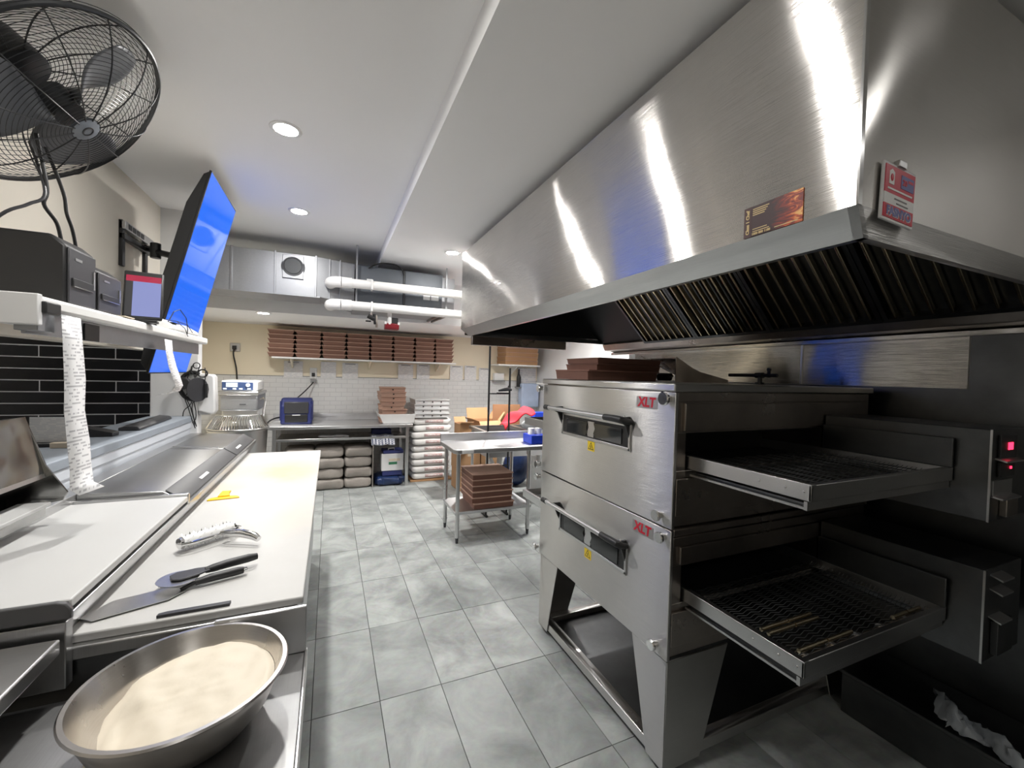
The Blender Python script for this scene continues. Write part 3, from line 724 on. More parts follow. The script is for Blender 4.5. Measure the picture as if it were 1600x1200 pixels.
# things on the oven top
def pizza_box(name, sx, sy, sz, label, loc, rz=0, group=None, mats=('kraft', 'kraft_lid'), cat='pizza box', holes=0, inset=.022):
    t = thing(name, label, cat, loc, rz, group)
    i_ = inset
    body = MB().add([(-sx/2+i_, -sy/2+i_, 0), (sx/2-i_, -sy/2+i_, 0), (sx/2-i_, sy/2-.006, 0), (-sx/2+i_, sy/2-.006, 0),
                     (-sx/2+.003, -sy/2+.004, sz*.84), (sx/2-.003, -sy/2+.004, sz*.84), (sx/2-.003, sy/2-.001, sz*.84), (-sx/2+.003, sy/2-.001, sz*.84)],
                    [(0, 3, 2, 1), (4, 5, 6, 7), (0, 1, 5, 4), (1, 2, 6, 5), (2, 3, 7, 6), (3, 0, 4, 7)])
    part('tray', body, mats[0], t)
    part('lid', MB().box(-sx/2, sx/2, -sy/2-.012, sy/2, sz*.84, sz-.001), mats[1], t)
    for h in range(holes):
        x = -sx/2+sx*(h+1)/(holes+1)
        part('vent_hole', MB().cyl((x, -sy/2+.002, sz*.45), (x, -sy/2+.02, sz*.45), .010, n=10), 'black_hole', t)
    return t
pizza_box('pizza_box', .50, .36, .058, 'long brown pizza box lying lowest on the oven top', (1.555, 2.13, 1.536), 0, 'boxes on the oven', ('kraft_dark', 'kraft_dark'), inset=.008)
pizza_box('pizza_box', .47, .34, .036, 'dark brown pizza box second from the bottom on the oven top', (1.62, 2.15, 1.595), 0, 'boxes on the oven', ('kraft_dark', 'kraft_dark'), inset=.008)
pizza_box('pizza_box', .47, .34, .034, 'dark brown pizza box on top of the pile on the oven', (1.625, 2.15, 1.632), 0, 'boxes on the oven', ('kraft_dark', 'kraft_dark'), inset=.008)
sc_ = thing('metal_chute', 'bent sheet metal scoop resting on the back of the oven top', 'metal scoop', (2.1, 2.05, 1.537))
part('sheet', MB().grid(lambda u, v: (-.22+.44*u, -.16+.30*v, .012+.13*(1-u)**1.5+(.02 if v > .95 else 0)), 10, 6), 'steel_dark', sc_, solid=.004)
part('side_cheek', MB().prism([(-.22, .0), (.22, .0), (.22, .02), (-.05, .07), (-.22, .15)], -.166, -.162, 'y'), 'steel_dark', sc_)
hl = []
for i in range(120):
    t_ = i/120*2*PI*14; hl.append((.02*math.cos(t_), -.05+.10*i/120, .03+.022*math.sin(t_)))
one('coil_scrubber', MB().tube(hl, .003, 5), 'black_metal', 'black spiral wire scrubber beside the boxes on the oven', 'scrubber', (1.905, 2.0, 1.536))
gv = thing('gas_valve', 'black gas pipe with valve lever on the oven top', 'gas valve', (2.25, 1.62, 1.536))
part('stem', MB().cyl((0, 0, 0), (0, 0, .05), .012, n=12).cyl((0, 0, 0), (0, 0, .012), .024, n=8), 'black_metal', gv)
part('pipe', MB().cyl((0, .20, .052), (0, -.10, .052), .010, n=12).cyl((0, .025, .052), (0, -.02, .052), .016, n=12), 'black_metal', gv)
part('lever', MB().box(-.004, .004, -.06, -.045, .04, .085).cyl((-.008, -.052, .085), (.008, -.052, .085), .009, n=10), 'black_metal', gv)

# ================================================================== PREP TABLES, LEFT
pt = thing('pizza_prep_table', 'long refrigerated stainless pizza prep counter along the left half wall', 'prep counter', (-.55, 2.5, 0))
D = Vector((.55, -2.5, 0))
def pp(name, mb, mat, bevel=0, parent=pt, lab=None, **k): return part(name, mb.move(D), mat, parent, bevel, lab, **k)
PY0, PY1 = 1.30, 3.74
pp('cabinet', MB().box(-.96, -.13, PY0+.01, PY1, .12, .845), 'steel_black', .004)
for k in range(3):
    y0 = PY0+.04+k*.80
    d = pp('door', MB().box(-.13, -.105, y0, y0+.77, .16, .80), 'steel_tab', .004)
    pp('door_handle', MB().box(-.105, -.085, y0+.08, y0+.69, .74, .765), 'steel', .003, d)
for x in (-.9, -.2):
    for y in (PY0+.08, PY1-.08):
        pp('foot', MB().cyl((x, y, .0), (x, y, .12), .025, n=14), 'steel')
pp('worktop', MB().box(-.62, -.075, PY0, PY1, .845, .878), 'steel_top', .004)
# raised ingredient rail behind the board
pp('rail_body', MB().box(-.985, -.605, PY0, 3.95, .845, .955), 'steel_top', .004)
pp('rail_front', MB().prism([(-.605, .875), (-.585, .875), (-.545, .955), (-.545, .968), (-.605, .968)], PY0-.005, 3.95, 'y'), 'steel_top', .002)
pp('rail_ledge', MB().box(-.985, -.915, PY0, 3.95, .955, 1.035), 'steel_top', .003)
def rail_lid(y0, y1):
    l = pp('lid', MB().prism([(-.915, .975), (-.915, 1.034), (-.64, 1.020), (-.565, .972), (-.565, .966), (-.60, .966), (-.65, 1.004)], y0, y1, 'y'), 'steel_lid', .004)
    pp('lid_front', MB().prism([(-.636, 1.0225), (-.630, 1.0225), (-.560, .976), (-.560, .968)], y0+.006, y1-.006, 'y'), 'lid_grey', .001, l)
    yc = (y0+y1)/2
    pp('lid_label', MB().prism([(-.592, .9985), (-.588, .9985), (-.578, .992), (-.582, .990)], yc-.20, yc-.06, 'y'), 'white_plastic', 0, l)
    return l
rail_lid(2.19, 3.235); rail_lid(3.245, 3.93)
pp('lid_hinge_pin', MB().cyl((-.90, 3.24, 1.045), (-.66, 3.24, 1.030), .004, n=8), 'steel')
# lid folded open over the near section
ol = pp('open_lid', MB().prism([(-.938, 1.365), (-.892, 1.17), (-.886, 1.171), (-.932, 1.368)], 1.0, 1.925, 'y'), 'steel_shiny', .001)
pp('lid_cheek', MB().prism([(-.965, 1.36), (-.936, 1.366), (-.882, 1.20), (-.826, 1.105), (-.838, 1.078), (-.98, 1.05), (-.98, 1.20)], 1.925, 1.932, 'y'), 'steel_shiny', .001, ol)
pp('strip_support', MB().box(-.93, -.87, 1.0, 1.90, 1.036, 1.072), 'steel_shiny')
pp('lid_back', MB().prism([(-.938, 1.365), (-.985, 1.36), (-.985, 1.04), (-.978, 1.04), (-.978, 1.355), (-.936, 1.359)], 1.0, 1.93, 'y'), 'steel_shiny', 0, ol)
pp('lid_rib', MB().prism([(-.894, 1.172), (-.884, 1.174), (-.882, 1.160), (-.892, 1.158)], 1.0, 1.924, 'y'), 'steel', 0, ol)
# white shelf board lying over the near pans, with grey end trim
pp('divider', MB().box(-.935, -.545, 2.165, 2.185, .955, 1.01), 'steel', .004)
pp('end_trim', MB().prism([(-.985, .962), (-.985, 1.004), (-.565, 1.004), (-.548, .998), (-.538, .984), (-.538, .962)], PY0-.03, PY0-.018, 'y'), 'lid_grey', .003)
pp('end_shelf', MB().box(-1.0, -.547, .70, 1.25, .895, .93), 'steel_tab', .004)
pp('end_panel', MB().box(-.985, -.547, PY0-.03, PY0, .80, .955), 'steel_worn', .002)
sb = one('cutting_board', MB().box(-.19, .19, -.435, .435, -.011, .011), 'cut_white', 'clean white plastic board over the near end of the ingredient rail', 'cutting board', (-.735, 1.722, .990), bevel=.004)
one('white_strip', MB().box(-.041, .041, -.45, .45, -.006, .006), 'cut_white', 'narrow white plastic strip under the folded steel lid', 'plastic strip', (-.893, 1.44, 1.0785), bevel=.002)
one('cutting_board', MB().box(0, .535, 0, 2.40, 0, .022), 'board', 'long white cutting board with orange sauce stains in front of the rail', 'cutting board', (-.595, 1.318, .878), bevel=.004)

# foreground steel table with upstand
ft_ = thing('steel_table', 'stainless steel side table with upstand, carrying the dough bowl', 'table', (-.5, .8, 0))
D2 = Vector((.5, -.8, 0))
def fp(name, mb, mat, bevel=0): return part(name, mb.move(D2), mat, ft_, bevel)
fp('table_top', MB().box(-1.15, -.048, .05, 1.262, .748, .78), 'steel_worn', .005)
fp('upstand', MB().box(-.26, -.048, 1.250, 1.264, .78, .905), 'steel_tab', .003)
fp('front_edge', MB().box(-.052, -.045, .05, 1.262, .735, .785), 'steel', .002)
for x in (-1.1, -.1):
    for y in (.1, 1.2): fp('leg', MB().cyl((x, y, 0), (x, y, .748), .02, n=14), 'steel')
fp('under_shelf', MB().box(-1.13, -.08, .08, 1.22, .25, .27), 'steel_dark', .003)

# mixing bowl with dough
bw = thing('mixing_bowl', 'shallow stainless mixing bowl holding pale dough in the foreground', 'bowl', (-.268, 1.065, .781))
prof = [(.0001, 0), (.10, 0), (.125, .008), (.155, .045), (.177, .098), (.179, .109), (.187, .111), (.190, .1145), (.187, .118), (.179, .118), (.175, .110),
        (.151, .050), (.122, .014), (.10, .007), (.0001, .006)]
part('bowl', MB().lathe(prof, 64), 'steel_bowl', bw)
rnd = random.Random(2)
from mathutils import noise as _nz
def dough(u, v):
    t = 2*PI*u; r = .158*v
    x, y = r*math.cos(t), r*math.sin(t)
    q = Vector((x*11, y*11, .3))
    h = .078+.018*(x*.75+y*.35)/.16+.008*_nz.noise(q)+.0045*_nz.noise(q*2.6)+.0022*_nz.noise(Vector((x*25, y*70, 1.7)))
    lft = max(0, (-x*.8-y*.45-.060)/.07)            # torn lumpy edge on the left
    h -= .040*min(1, lft)-.016*min(1, lft)*_nz.noise(Vector((x*38, y*38, 5)))
    rim = (v-.90)/.10
    if rim > 0: h -= .012*rim*rim
    return (x, y, max(.010, h))
part_d = one('dough', MB().grid(dough, 72, 26), 'dough', 'lump of pale raw pizza dough lying in the steel bowl', 'dough', (-.268, 1.065, .781), angle=80)
part_d.location = (-.264, 1.067, .7815)

# tools on the board
YB = .9004
def scraper():
    mb = MB(); out = []
    for i in range(13):
        t = PI*i/12; out.append((.055*math.cos(t), .038*math.sin(t)*.55))
    poly = [(-.058, -.012), (.058, -.012)]+[(x, y) for x, y in out]
    return mb.prism(poly, 0, .004, 'z')
ys = thing('dough_scraper', 'small yellow plastic scraper on the stained board', 'scraper', (-.475, 2.45, YB), R(8)); ys.scale = (1.15, 1.5, 1.2)
part('blade', scraper(), 'yellow', ys, .001)
part('grip', MB().prism([(-.022, .014), (.022, .014), (.018, .05), (.024, .075), (-.010, .078), (-.016, .05)], .003, .009, 'z'), 'yellow', ys, .002)

dk = thing('dough_docker', 'chrome spiked dough docker roller with white studs on the board', 'dough docker', (-.405, 1.845, YB+.03), R(42))
part('roller', MB().cyl((-.085, 0, 0), (.085, 0, 0), .022, n=24), 'white_plastic', dk)
spk = MB()
for i in range(9):
    for k in range(7):
        a = 2*PI*(k+.5*(i % 2))/7; x = -.076+i*.019
        spk.cyl((x, .021*math.cos(a), .021*math.sin(a)), (x, .030*math.cos(a), .030*math.sin(a)), .0022, .0008, 5)
part('spikes', spk, 'chrome', dk)['kind'] = 'stuff'
part('end_cap', MB().cyl((-.094, 0, 0), (-.085, 0, 0), .019, n=18), 'chrome', dk)
part('end_cap', MB().cyl((.085, 0, 0), (.094, 0, 0), .019, n=18), 'chrome', dk)
part('fork', MB().tube([(-.096, 0, 0), (-.098, -.03, .004), (-.07, -.045, .006), (0, -.047, .006), (.07, -.045, .006), (.098, -.03, .004), (.096, 0, 0)], .006, 8), 'chrome', dk)
part('handle', MB().tube([(.02, -.045, .006), (.03, -.075, .010), (.05, -.12, .012), (.065, -.165, .004), (.068, -.185, -.004)], [.009, .013, .0155, .014, .011], 14), 'chrome', dk)

pc = thing('pizza_server', 'triangular steel pizza server with short black handle on the board', 'pizza server', (-.47, 1.435, YB), R(20))
part('blade', MB().prism([(-.115, -.01), (-.09, -.045), (.06, -.040), (.10, -.012), (.10, .012), (.06, .040), (-.05, .045)], .004, .0055, 'z'), 'steel', pc)
part('neck', MB().tube([(.09, 0, .006), (.12, 0, .016), (.14, 0, .018)], .006, 8), 'black_plastic', pc)
part('handle', MB().tube([(.125, 0, .017), (.16, 0, .019), (.23, 0, .018), (.245, 0, .017)], [.009, .012, .012, .010], 12), 'black_plastic', pc)
part('end_ring', MB().cyl((.243, 0, .017), (.255, 0, .017), .010, .008, 12), 'chrome', pc)
pw = thing('pizza_cutter', 'steel wheel pizza cutter with long black handle on the board', 'pizza cutter', (-.40, 1.50, YB+.026), R(23))
part('wheel', MB().cyl((0, 0, -.0008), (0, 0, .0008), .052, n=40), 'steel', pw)
part('hub', MB().cyl((0, 0, -.004), (0, 0, .006), .007, n=14), 'chrome', pw)
part('guard', MB().prism([(.0, -.030), (.045, -.026), (.075, -.014), (.075, .014), (.045, .026), (.0, .030), (-.018, .018), (-.018, -.018)], .003, .008, 'z'), 'dark_plastic', pw, .002)
part('handle', MB().tube([(.065, 0, .003), (.085, 0, .004), (.12, 0, .006), (.18, 0, .006), (.205, 0, .005)], [.009, .012, .013, .013, .010], 14), 'black_plastic', pw)
one('steel_bar', MB().prism([(-.08, -.006), (.078, -.010), (.08, .006), (-.06, .010), (-.078, .006)], 0, .008, 'z'), 'dark_plastic', 'narrow dark bar lying on the near edge of the stained board', 'bar', (-.32, 1.338, YB), R(3), bevel=.001)

# ================================================================== LEFT LEDGE, SHELF, SCREENS
one('squeegee', MB().prism([(-.05, 0), (.05, 0), (.05, .010), (.035, .022), (-.02, .030), (-.05, .018)], -.33, .33, 'y'), 'dark_plastic', 'long dark flat blade tool lying on the half wall ledge', 'tool', (-1.09, 3.45, 1.166), R(3), bevel=.004)
cs = thing('menu_stand', 'white printed card in black stand on the half wall ledge', 'card stand', (-1.165, 2.60, 1.166), R(-6))
part('card', MB().prism([(-.02, .0), (.055, .0), (.055, .0)], 0, .001, 'z') if False else MB().box(-.085, .085, -.002, .002, .02, .135), 'poster', cs)
part('base', MB().box(-.10, .10, -.03, .05, 0, .018), 'black_plastic', cs, .003)
part('base_block', MB().box(.02, .10, -.06, -.03, 0, .024), 'rope', cs, .002)
dt = one('card_reader', MB().prism([(-.06, 0), (.06, 0), (.06, .02), (-.05, .05)], -.04, .04, 'y'), 'black_plastic', 'small black card reader on the ledge behind the receipt', 'card reader', (-1.12, 2.92, 1.166), bevel=.003)

SX, SZ = -.75, 1.74
sh = thing('overhead_shelf', 'white overhead shelf with grey metal under-panel above the half wall', 'shelf', (-.9, 2.4, 1.62))
D3 = Vector((.9, -2.4, -1.62))
def shp(name, mb, mat, bevel=0): return part(name, mb.move(D3), mat, sh, bevel)
shp('shelf_board', MB().prism([(SX, 1.62), (SX, 3.36), (SX-.085, 3.36), (SX-.085, 2.86), (-1.195, 2.86), (-1.195, 1.62)], SZ-.04, SZ, 'z'), 'white_plastic', .010)
shp('under_panel', MB().box(SX-.055, SX-.045, 1.64, 3.34, 1.632, 1.70), 'galv', .002)
shp('end_board', MB().box(-1.195, SX+.001, 1.598, 1.619, 1.655, SZ+.003), 'white_card', .003)
shp('bracket', MB().box(SX-.06, SX-.01, 1.62, 1.70, 1.640, 1.70), 'galv', .002)
shp('edge_clip', MB().box(SX-.002, SX+.012, 1.612, 1.685, 1.690, 1.724), 'black_plastic', .004)

# printers, tablet
def printer(label, y0, y1, x0, x1, h, tall=True):
    t = thing('receipt_printer', label, 'receipt printer', ((x0+x1)/2, (y0+y1)/2, SZ+.001))
    w_, d_ = (x1-x0)/2, (y1-y0)/2
    part('body', MB().prism([(-w_, 0), (w_, 0), (w_, h*.86), (w_*.6, h), (-w_, h)], -d_, d_, 'y'), 'black_plastic', t, .008)
    part('front_cover', MB().box(w_, w_+.006, -d_+.006, d_-.006, .012, h*.84), 'dark_plastic', t, .004)
    part('paper_slot', MB().box(w_+.002, w_+.012, -d_+.02, d_-.035, h*.30, h*.42), 'black_plastic', t, .002)
    part('tear_bar', MB().box(w_+.004, w_+.013, -d_+.024, d_-.04, h*.29, h*.305), 'chrome', t)
    part('badge', MB().box(w_+.005, w_+.0075, -d_*.55, -d_*.1, h*.68, h*.72), 'steel', t)
    part('latch', MB().box(w_+.003, w_+.010, d_-.03, d_-.02, h*.34, h*.62), 'steel', t)
    return t
printer('large black receipt printer at the near end of the overhead shelf', 1.87, 2.055, -1.00, -.81, .235)
printer('smaller black receipt printer between the large printer and the tablet', 2.065, 2.26, -.985, -.81, .185)
one('paper_strip', MB().box(-.004, .05, -.045, .045, 0, .004), 'rope', 'short cream paper tongue lying on the shelf below the smaller printer', 'paper', (-.80, 2.18, SZ+.001))
tb = thing('tablet', 'black tablet with pale lavender screen and red banner leaning on the shelf', 'tablet', (-.765, 2.345, SZ+.001), R(-80))
tilt = Matrix.Rotation(R(-14), 4, 'Y')
part('case', MB().box(-.014, .0, -.068, .068, .0, .225).xf(tilt).move((0, 0, .012)), 'black_plastic', tb, .006)
part('screen', MB().box(.0, .0016, -.036, .060, .014, .175).xf(tilt).move((0, 0, .012)), 'screen_lav', tb)
part('banner', MB().box(.0, .0016, -.060, .060, .1755, .203).xf(tilt).move((0, 0, .012)), 'screen_red', tb)
part('side_menu', MB().box(.0, .0014, -.060, -.0365, .014, .175).xf(tilt).move((0, 0, .012)), 'dark_plastic', tb)
part('foot', MB().box(-.07, .0, -.05, .05, 0, .012), 'black_plastic', tb, .003)
ch = thing('charger_dock', 'white charging dock with thin black leads at the shelf end', 'charger', (-.79, 2.86, SZ+.001))
part('dock', MB().prism([(-.03, 0), (.035, 0), (.035, .02), (-.02, .055), (-.03, .055)], -.17, .30, 'y'), 'white_plastic', ch, .005)
part('slot', MB().box(-.005, .02, -.10, .0, .04, .043), 'black_plastic', ch)
part('lead', MB().tube([(.0, -.12, .03), (.02, -.09, .10), (.03, -.03, .12), (.045, .02, .08), (.05, .03, .02), (.04, .06, -.01)], .0025, 6), 'black_plastic', ch)
part('lead', MB().tube([(.0, -.16, .05), (.03, -.08, .05), (.045, .0, .02), (.046, .05, -.02)], .002, 6), 'black_plastic', ch)
part('lead', MB().tube([(.0, .04, .06), (.03, .1, .05), (.04, .16, .01)], .002, 6), 'black_plastic', ch)

# hanging receipts
def strip(name, pts, wd, label, cat='receipt'):
    mb = MB(); n = len(pts)
    vs = []
    for (x, y, z, s) in pts: vs += [(x, y-wd/2, z), (x+s, y+wd/2, z)]
    mb.add(vs, [(2*i, 2*i+1, 2*i+3, 2*i+2) for i in range(n-1)])
    return one(name, mb, 'receipt', label, cat, solid=.0008, angle=5)
def strip_at(pxs, wd): return pxs
rp = [(-.738, 1.735, 1.695, 0), (-.735, 1.735, 1.62, .002), (-.733, 1.74, 1.50, .006), (-.735, 1.745, 1.40, .004), (-.73, 1.75, 1.30, .010), (-.728, 1.76, 1.22, .008), (-.73, 1.765, 1.16, .014), (-.71, 1.77, 1.14, .02)]
strip('receipt', rp, .105, 'long printed receipt hanging from the shelf edge down to the steel lid')
rp = [(-.738, 2.58, 1.68, 0), (-.735, 2.585, 1.62, 0), (-.728, 2.60, 1.55, .004), (-.72, 2.63, 1.49, .006), (-.715, 2.66, 1.45, .004), (-.735, 2.66, 1.42, .01), (-.785, 2.62, 1.405, .01)]
strip('receipt', rp, .10, 'short curled receipt hanging near the far end of the shelf')
one('black_tag', MB().box(-.002, .002, -.05, .05, -.03, .03), 'black_plastic', 'black name tag stuck under the shelf beside the long receipt', 'tag', (SX-.041, 1.99, 1.662), bevel=.001)

# blue portrait TV, leaning out at the top
tv = thing('television', 'tall portrait television showing a bright blue screen, tilted out from the wall', 'television', (-.922, 3.245, 1.505))
tv.rotation_euler = (0, R(13.5), 0)
TH, TWd = 1.205, .33
part('screen', MB().box(-.002, .001, -TWd+.006, TWd-.006, .008, TH-.008), 'screen_blue', tv)
part('bezel', MB().box(-.012, 0, -TWd, TWd, 0, TH), 'black_plastic', tv, .002)
part('back_shell', MB().prism([(-.012, .01), (-.012, TH-.005), (-.035, TH-.03), (-.072, TH-.22), (-.075, .35), (-.05, .05)], -TWd+.006, TWd-.006, 'y'), 'black_plastic', tv, .004)
part('port_cover', MB().box(-.082, -.07, -.12, .12, .45, .75), 'dark_plastic', tv, .003)
mo = thing('screen_bracket', 'black articulated TV bracket fixed to the beige wall', 'wall mount', (XW, 3.34, 2.33))
part('wall_plate', MB().box(0, .02, -.02, .02, -.17, .11), 'black_metal', mo, .003)
part('wall_plate', MB().box(0, .02, .33, .37, -.17, .05), 'black_metal', mo, .003)
part('top_rail', MB().box(0.002, .035, -.02, .42, .055, .105), 'steel', mo, .003)
for k in range(4):
    part('rail_slot', MB().box(.035, .0365, .02+k*.062, .067+k*.062, .064, .096), 'black_metal', mo)
part('bottom_rail', MB().box(0.002, .03, -.02, .42, -.005, .03), 'black_metal', mo, .003)
part('arm', MB().tube([(.02, .33, .03), (.10, .25, .0), (.16, .05, -.05), (.27, -.03, -.08), (.37, -.06, -.08)], .020, 10), 'black_metal', mo)
part('joint', MB().cyl((.10, .25, -.05), (.10, .25, .05), .028, n=16), 'black_plastic', mo)
part('joint', MB().cyl((.16, .05, -.09), (.16, .05, .0), .028, n=16), 'black_plastic', mo)
part('screen_plate', MB().box(.355, .375, -.16, .04, -.16, .0), 'black_metal', mo, .003)

# headset on the white stub wall, with cables
hs = thing('headset', 'black headset and coiled leads hanging on the white wall end', 'headset', (-.985, 3.985, 1.40))
part('head_band', MB().tube(arc((0, 0, .0), .085, 60, 300, 20, 'xz'), .012, 8).xf(Matrix.Diagonal((1, 1, 1.25, 1))), 'black_plastic', hs)
part('ear_cup', MB().cyl((-.05, -.05, .02), (-.035, -.005, .02), .048, .04, 18), 'dark_plastic', hs, .004)
part('ear_cup', MB().cyl((.045, -.045, -.02), (.02, -.005, -.02), .075, .06, 18).xf(Matrix.Diagonal((1, 1, 1.3, 1))), 'dark_plastic', hs, .004)
part('hook', MB().tube([(.0, .015, .16), (.0, -.03, .15), (.0, -.04, .12)], .006, 6), 'black_metal', hs)
rn = random.Random(4)
for k in range(5):
    a = rn.uniform(-.04, .05); pts = []
    for i in range(14):
        u = i/13; pts.append((a+.05*math.sin(u*5+k)*(1-u*.3), -.02-.02*rn.random(), .12-.42*u+.03*math.sin(u*9+k)))
    part('lead', MB().tube(pts, .0035, 6), 'black_plastic', hs)
part('lead_loop', MB().tube(arc((.03, -.025, .16), .022, 0, 360, 16, 'xz'), .004, 6), 'black_plastic', hs)
part('lead_loop', MB().tube(arc((.07, -.025, .10), .03, 0, 360, 16, 'xz'), .006, 6), 'black_plastic', hs)
part('mic_clip', MB().box(.085, .105, -.04, -.02, -.09, .02), 'black_plastic', hs, .004)
wp = thing('white_dispenser', 'white curved plastic dispenser on the end of the stub wall', 'dispenser', (-.958, 4.06, 1.2))
part('shell', MB().prism([(0, .0), (.10, -.03), (.118, .0), (.110, .27), (.098, .292), (0, .30)], -.055, .055, 'y'), 'white_plastic', wp, .012)
part('under_tray', MB().box(.005, .085, -.05, .05, -.028, -.004), 'grey_plastic', wp, .003)

# ================================================================== WALL FAN
fan = thing('cage_fan', 'large black oscillating wall fan in a round wire cage', 'fan', (-.853, 1.919, 2.422))
ax = Vector((.7156, -.0506, -.6966)).normalized()
fan.rotation_mode = 'QUATERNION'; fan.rotation_quaternion = ax.to_track_quat('Z', 'Y')
FR = .345
def dome(r, h, sgn):    # height of cage at radius r
    k = r/FR
    return sgn*h*(1-k**3.2)
def ringpts(r, z, n=72): return [(r*math.cos(2*PI*i/n), r*math.sin(2*PI*i/n), z) for i in range(n)]
fg = MB()
for i in range(26):
    r = .045+i*(FR-.045)/26; fg.tube(ringpts(r, dome(r, .105, 1), 64), .0013, 4, True)
part('front_grille', fg, 'fan_black', fan)['kind'] = 'stuff'
sp2 = MB()
for k in range(12):
    a = 2*PI*k/12; sp2.tube([(r*math.cos(a), r*math.sin(a), dome(r, .105, 1)+.002) for r in [.04+j*(FR-.04)/14 for j in range(15)]], .0021, 5)
part('front_spokes', sp2, 'fan_black', fan)
rg = MB()
for i in range(26):
    r = .06+i*(FR+.008-.06)/25; rg.tube(ringpts(r, dome(min(r, FR), .115, -1)-.012, 64), .0013, 4, True)
part('rear_grille', rg, 'fan_black', fan)['kind'] = 'stuff'
sp3 = MB()
for k in range(12):
    a = 2*PI*(k+.5)/12; sp3.tube([(r*math.cos(a), r*math.sin(a), dome(r, .115, -1)-.014) for r in [.05+j*(FR-.05)/14 for j in range(15)]], .0024, 5)
part('rear_spokes', sp3, 'fan_black', fan)
part('cage_ring', MB().tube(ringpts(FR, 0, 96), .008, 8, True), 'fan_black', fan)
part('front_badge', MB().lathe([(.0001, .112), (.034, .110), (.046, .104), (.046, .098)], 32), 'fan_grey', fan)
part('badge_ring', MB().lathe([(.014, .113), (.018, .1125), (.018, .110), (.014, .111)], 24, closed=True), 'fan_black', fan)
for k in range(3):
    a0 = 2*PI*k/3-.4
    def bl(u, v, a0=a0):
        r = .05+.245*u; w0 = .55*(.55+.75*math.sin(PI*min(1, u*.85+.1)))
        a = a0+(v-.5)*w0*1.7
        return (r*math.cos(a), r*math.sin(a), (v-.5)*.085*(1-.25*u)+.01)
    part('blade', MB().grid(bl, 14, 12), 'fan_blade', fan, solid=.003)
part('hub', MB().cyl((0, 0, -.03), (0, 0, .045), .055, .045, 28), 'fan_black', fan)
part('motor', MB().lathe([(.0001, -.25), (.05, -.25), (.072, -.235), (.078, -.15), (.078, -.12), (.06, -.11), (.0001, -.11)], 32), 'fan_black', fan)
bkt = thing('fan_bracket', 'black arm bracket holding the fan to the beige wall', 'bracket', (XW, 1.93, 2.62))
part('base', MB().box(0, .018, -.06, .06, -.09, .09), 'fan_black', bkt, .003)
part('arm', MB().tube([(.01, 0, .02), (.06, 0, .02), (.12, 0, .005), (.175, 0, -.02)], .018, 10), 'fan_black', bkt)
def cord(name, pts, r, label, mat='black_plastic', cat='cable', n=8):
    # smooth the path
    P_ = [Vector(p) for p in pts]; out = []
    for i in range(len(P_)-1):
        a = P_[max(i-1, 0)]; b = P_[i]; c = P_[i+1]; d = P_[min(i+2, len(P_)-1)]
        for k in range(6):
            t = k/6; out.append(.5*((2*b)+(c-a)*t+(2*a-5*b+4*c-d)*t*t+(3*b-a-3*c+d)*t**3))
    out.append(P_[-1])
    return one(name, MB().tube(out, r, n), mat, label, cat)
cord('fan_cable', [(-.92, 1.95, 2.32), (-.90, 1.965, 2.15), (-.905, 1.96, 2.09), (-.89, 2.0, 2.04), (-.885, 2.02, 1.97)], .006, 'thick black cable from the fan down behind the large printer')
cord('fan_cable', [(-.92, 2.0, 2.30), (-.90, 2.06, 2.17), (-.895, 2.07, 2.10), (-.89, 2.10, 2.04), (-.89, 2.14, 1.93)], .0055, 'black cable from the fan nearer the smaller printer')
cord('fan_cable', [(-.95, 1.98, 2.30), (-.90, 1.955, 2.13), (-.92, 1.91, 2.07), (-.96, 1.86, 2.01), (-1.05, 1.84, 1.86), (-1.06, 1.84, 1.745)], .005, 'grey-black cable slanting left below the fan', 'dark_plastic')

# ================================================================== BACK ROOM: DUCT, AC UNIT, PIPES
du = thing('air_duct', 'galvanised sheet metal air duct with round outlet under the ceiling', 'air duct', (-.4, 4.45, 2.235))
D4 = Vector((.4, -4.45, -2.235))
def dp(name, mb, mat, bevel=0, parent=du): return part(name, mb.move(D4), mat, parent, bevel)
for x0, x1 in ((-1.58, -.80), (-.795, -.47), (-.465, -.14)):
    dp('duct_section', MB().box(x0, x1, 4.30, 4.66, 2.235, 2.60), 'galv', .003)
for x in (-.7975, -.4675, -.1375):
    dp('seam', MB().box(x-.008, x+.008, 4.288, 4.67, 2.228, 2.607), 'galv', .002)
dp('reducer', MB().add([(-.13, 4.30, 2.235), (-.13, 4.66, 2.235), (-.13, 4.66, 2.6), (-.13, 4.30, 2.6), (.20, 4.34, 2.20), (.20, 4.98, 2.20), (.20, 4.98, 2.58), (.20, 4.34, 2.58)],
   [(0, 1, 2, 3), (4, 7, 6, 5), (0, 4, 5, 1), (1, 5, 6, 2), (2, 6, 7, 3), (3, 7, 4, 0)]), 'galv')
for x in (-.02, .07): dp('seam', MB().box(x-.005, x+.005, 4.296, 4.9, 2.20, 2.595), 'galv', .002)
of = dp('outlet_frame', MB().prism([(-.41, 2.375), (-.24, 2.375), (-.24, 2.585), (-.41, 2.585)], 4.285, 4.30, 'y'), 'galv', .003)
ring = MB().lathe([(.066, 0), (.095, -.02), (.098, -.02), (.072, .012)], 36, closed=True)
ring.xf(Matrix.Translation((-.325, 4.278, 2.482)) @ Matrix.Rotation(PI/2, 4, 'X')); dp('outlet_collar', ring, 'galv', 0, of)
dp('outlet_hole', MB().cyl((-.325, 4.264, 2.482), (-.325, 4.283, 2.482), .068, n=36), 'ac_dark', 0, of)
dp('lower_angle', MB().box(-1.58, -.10, 4.29, 4.70, 2.222, 2.235), 'galv')

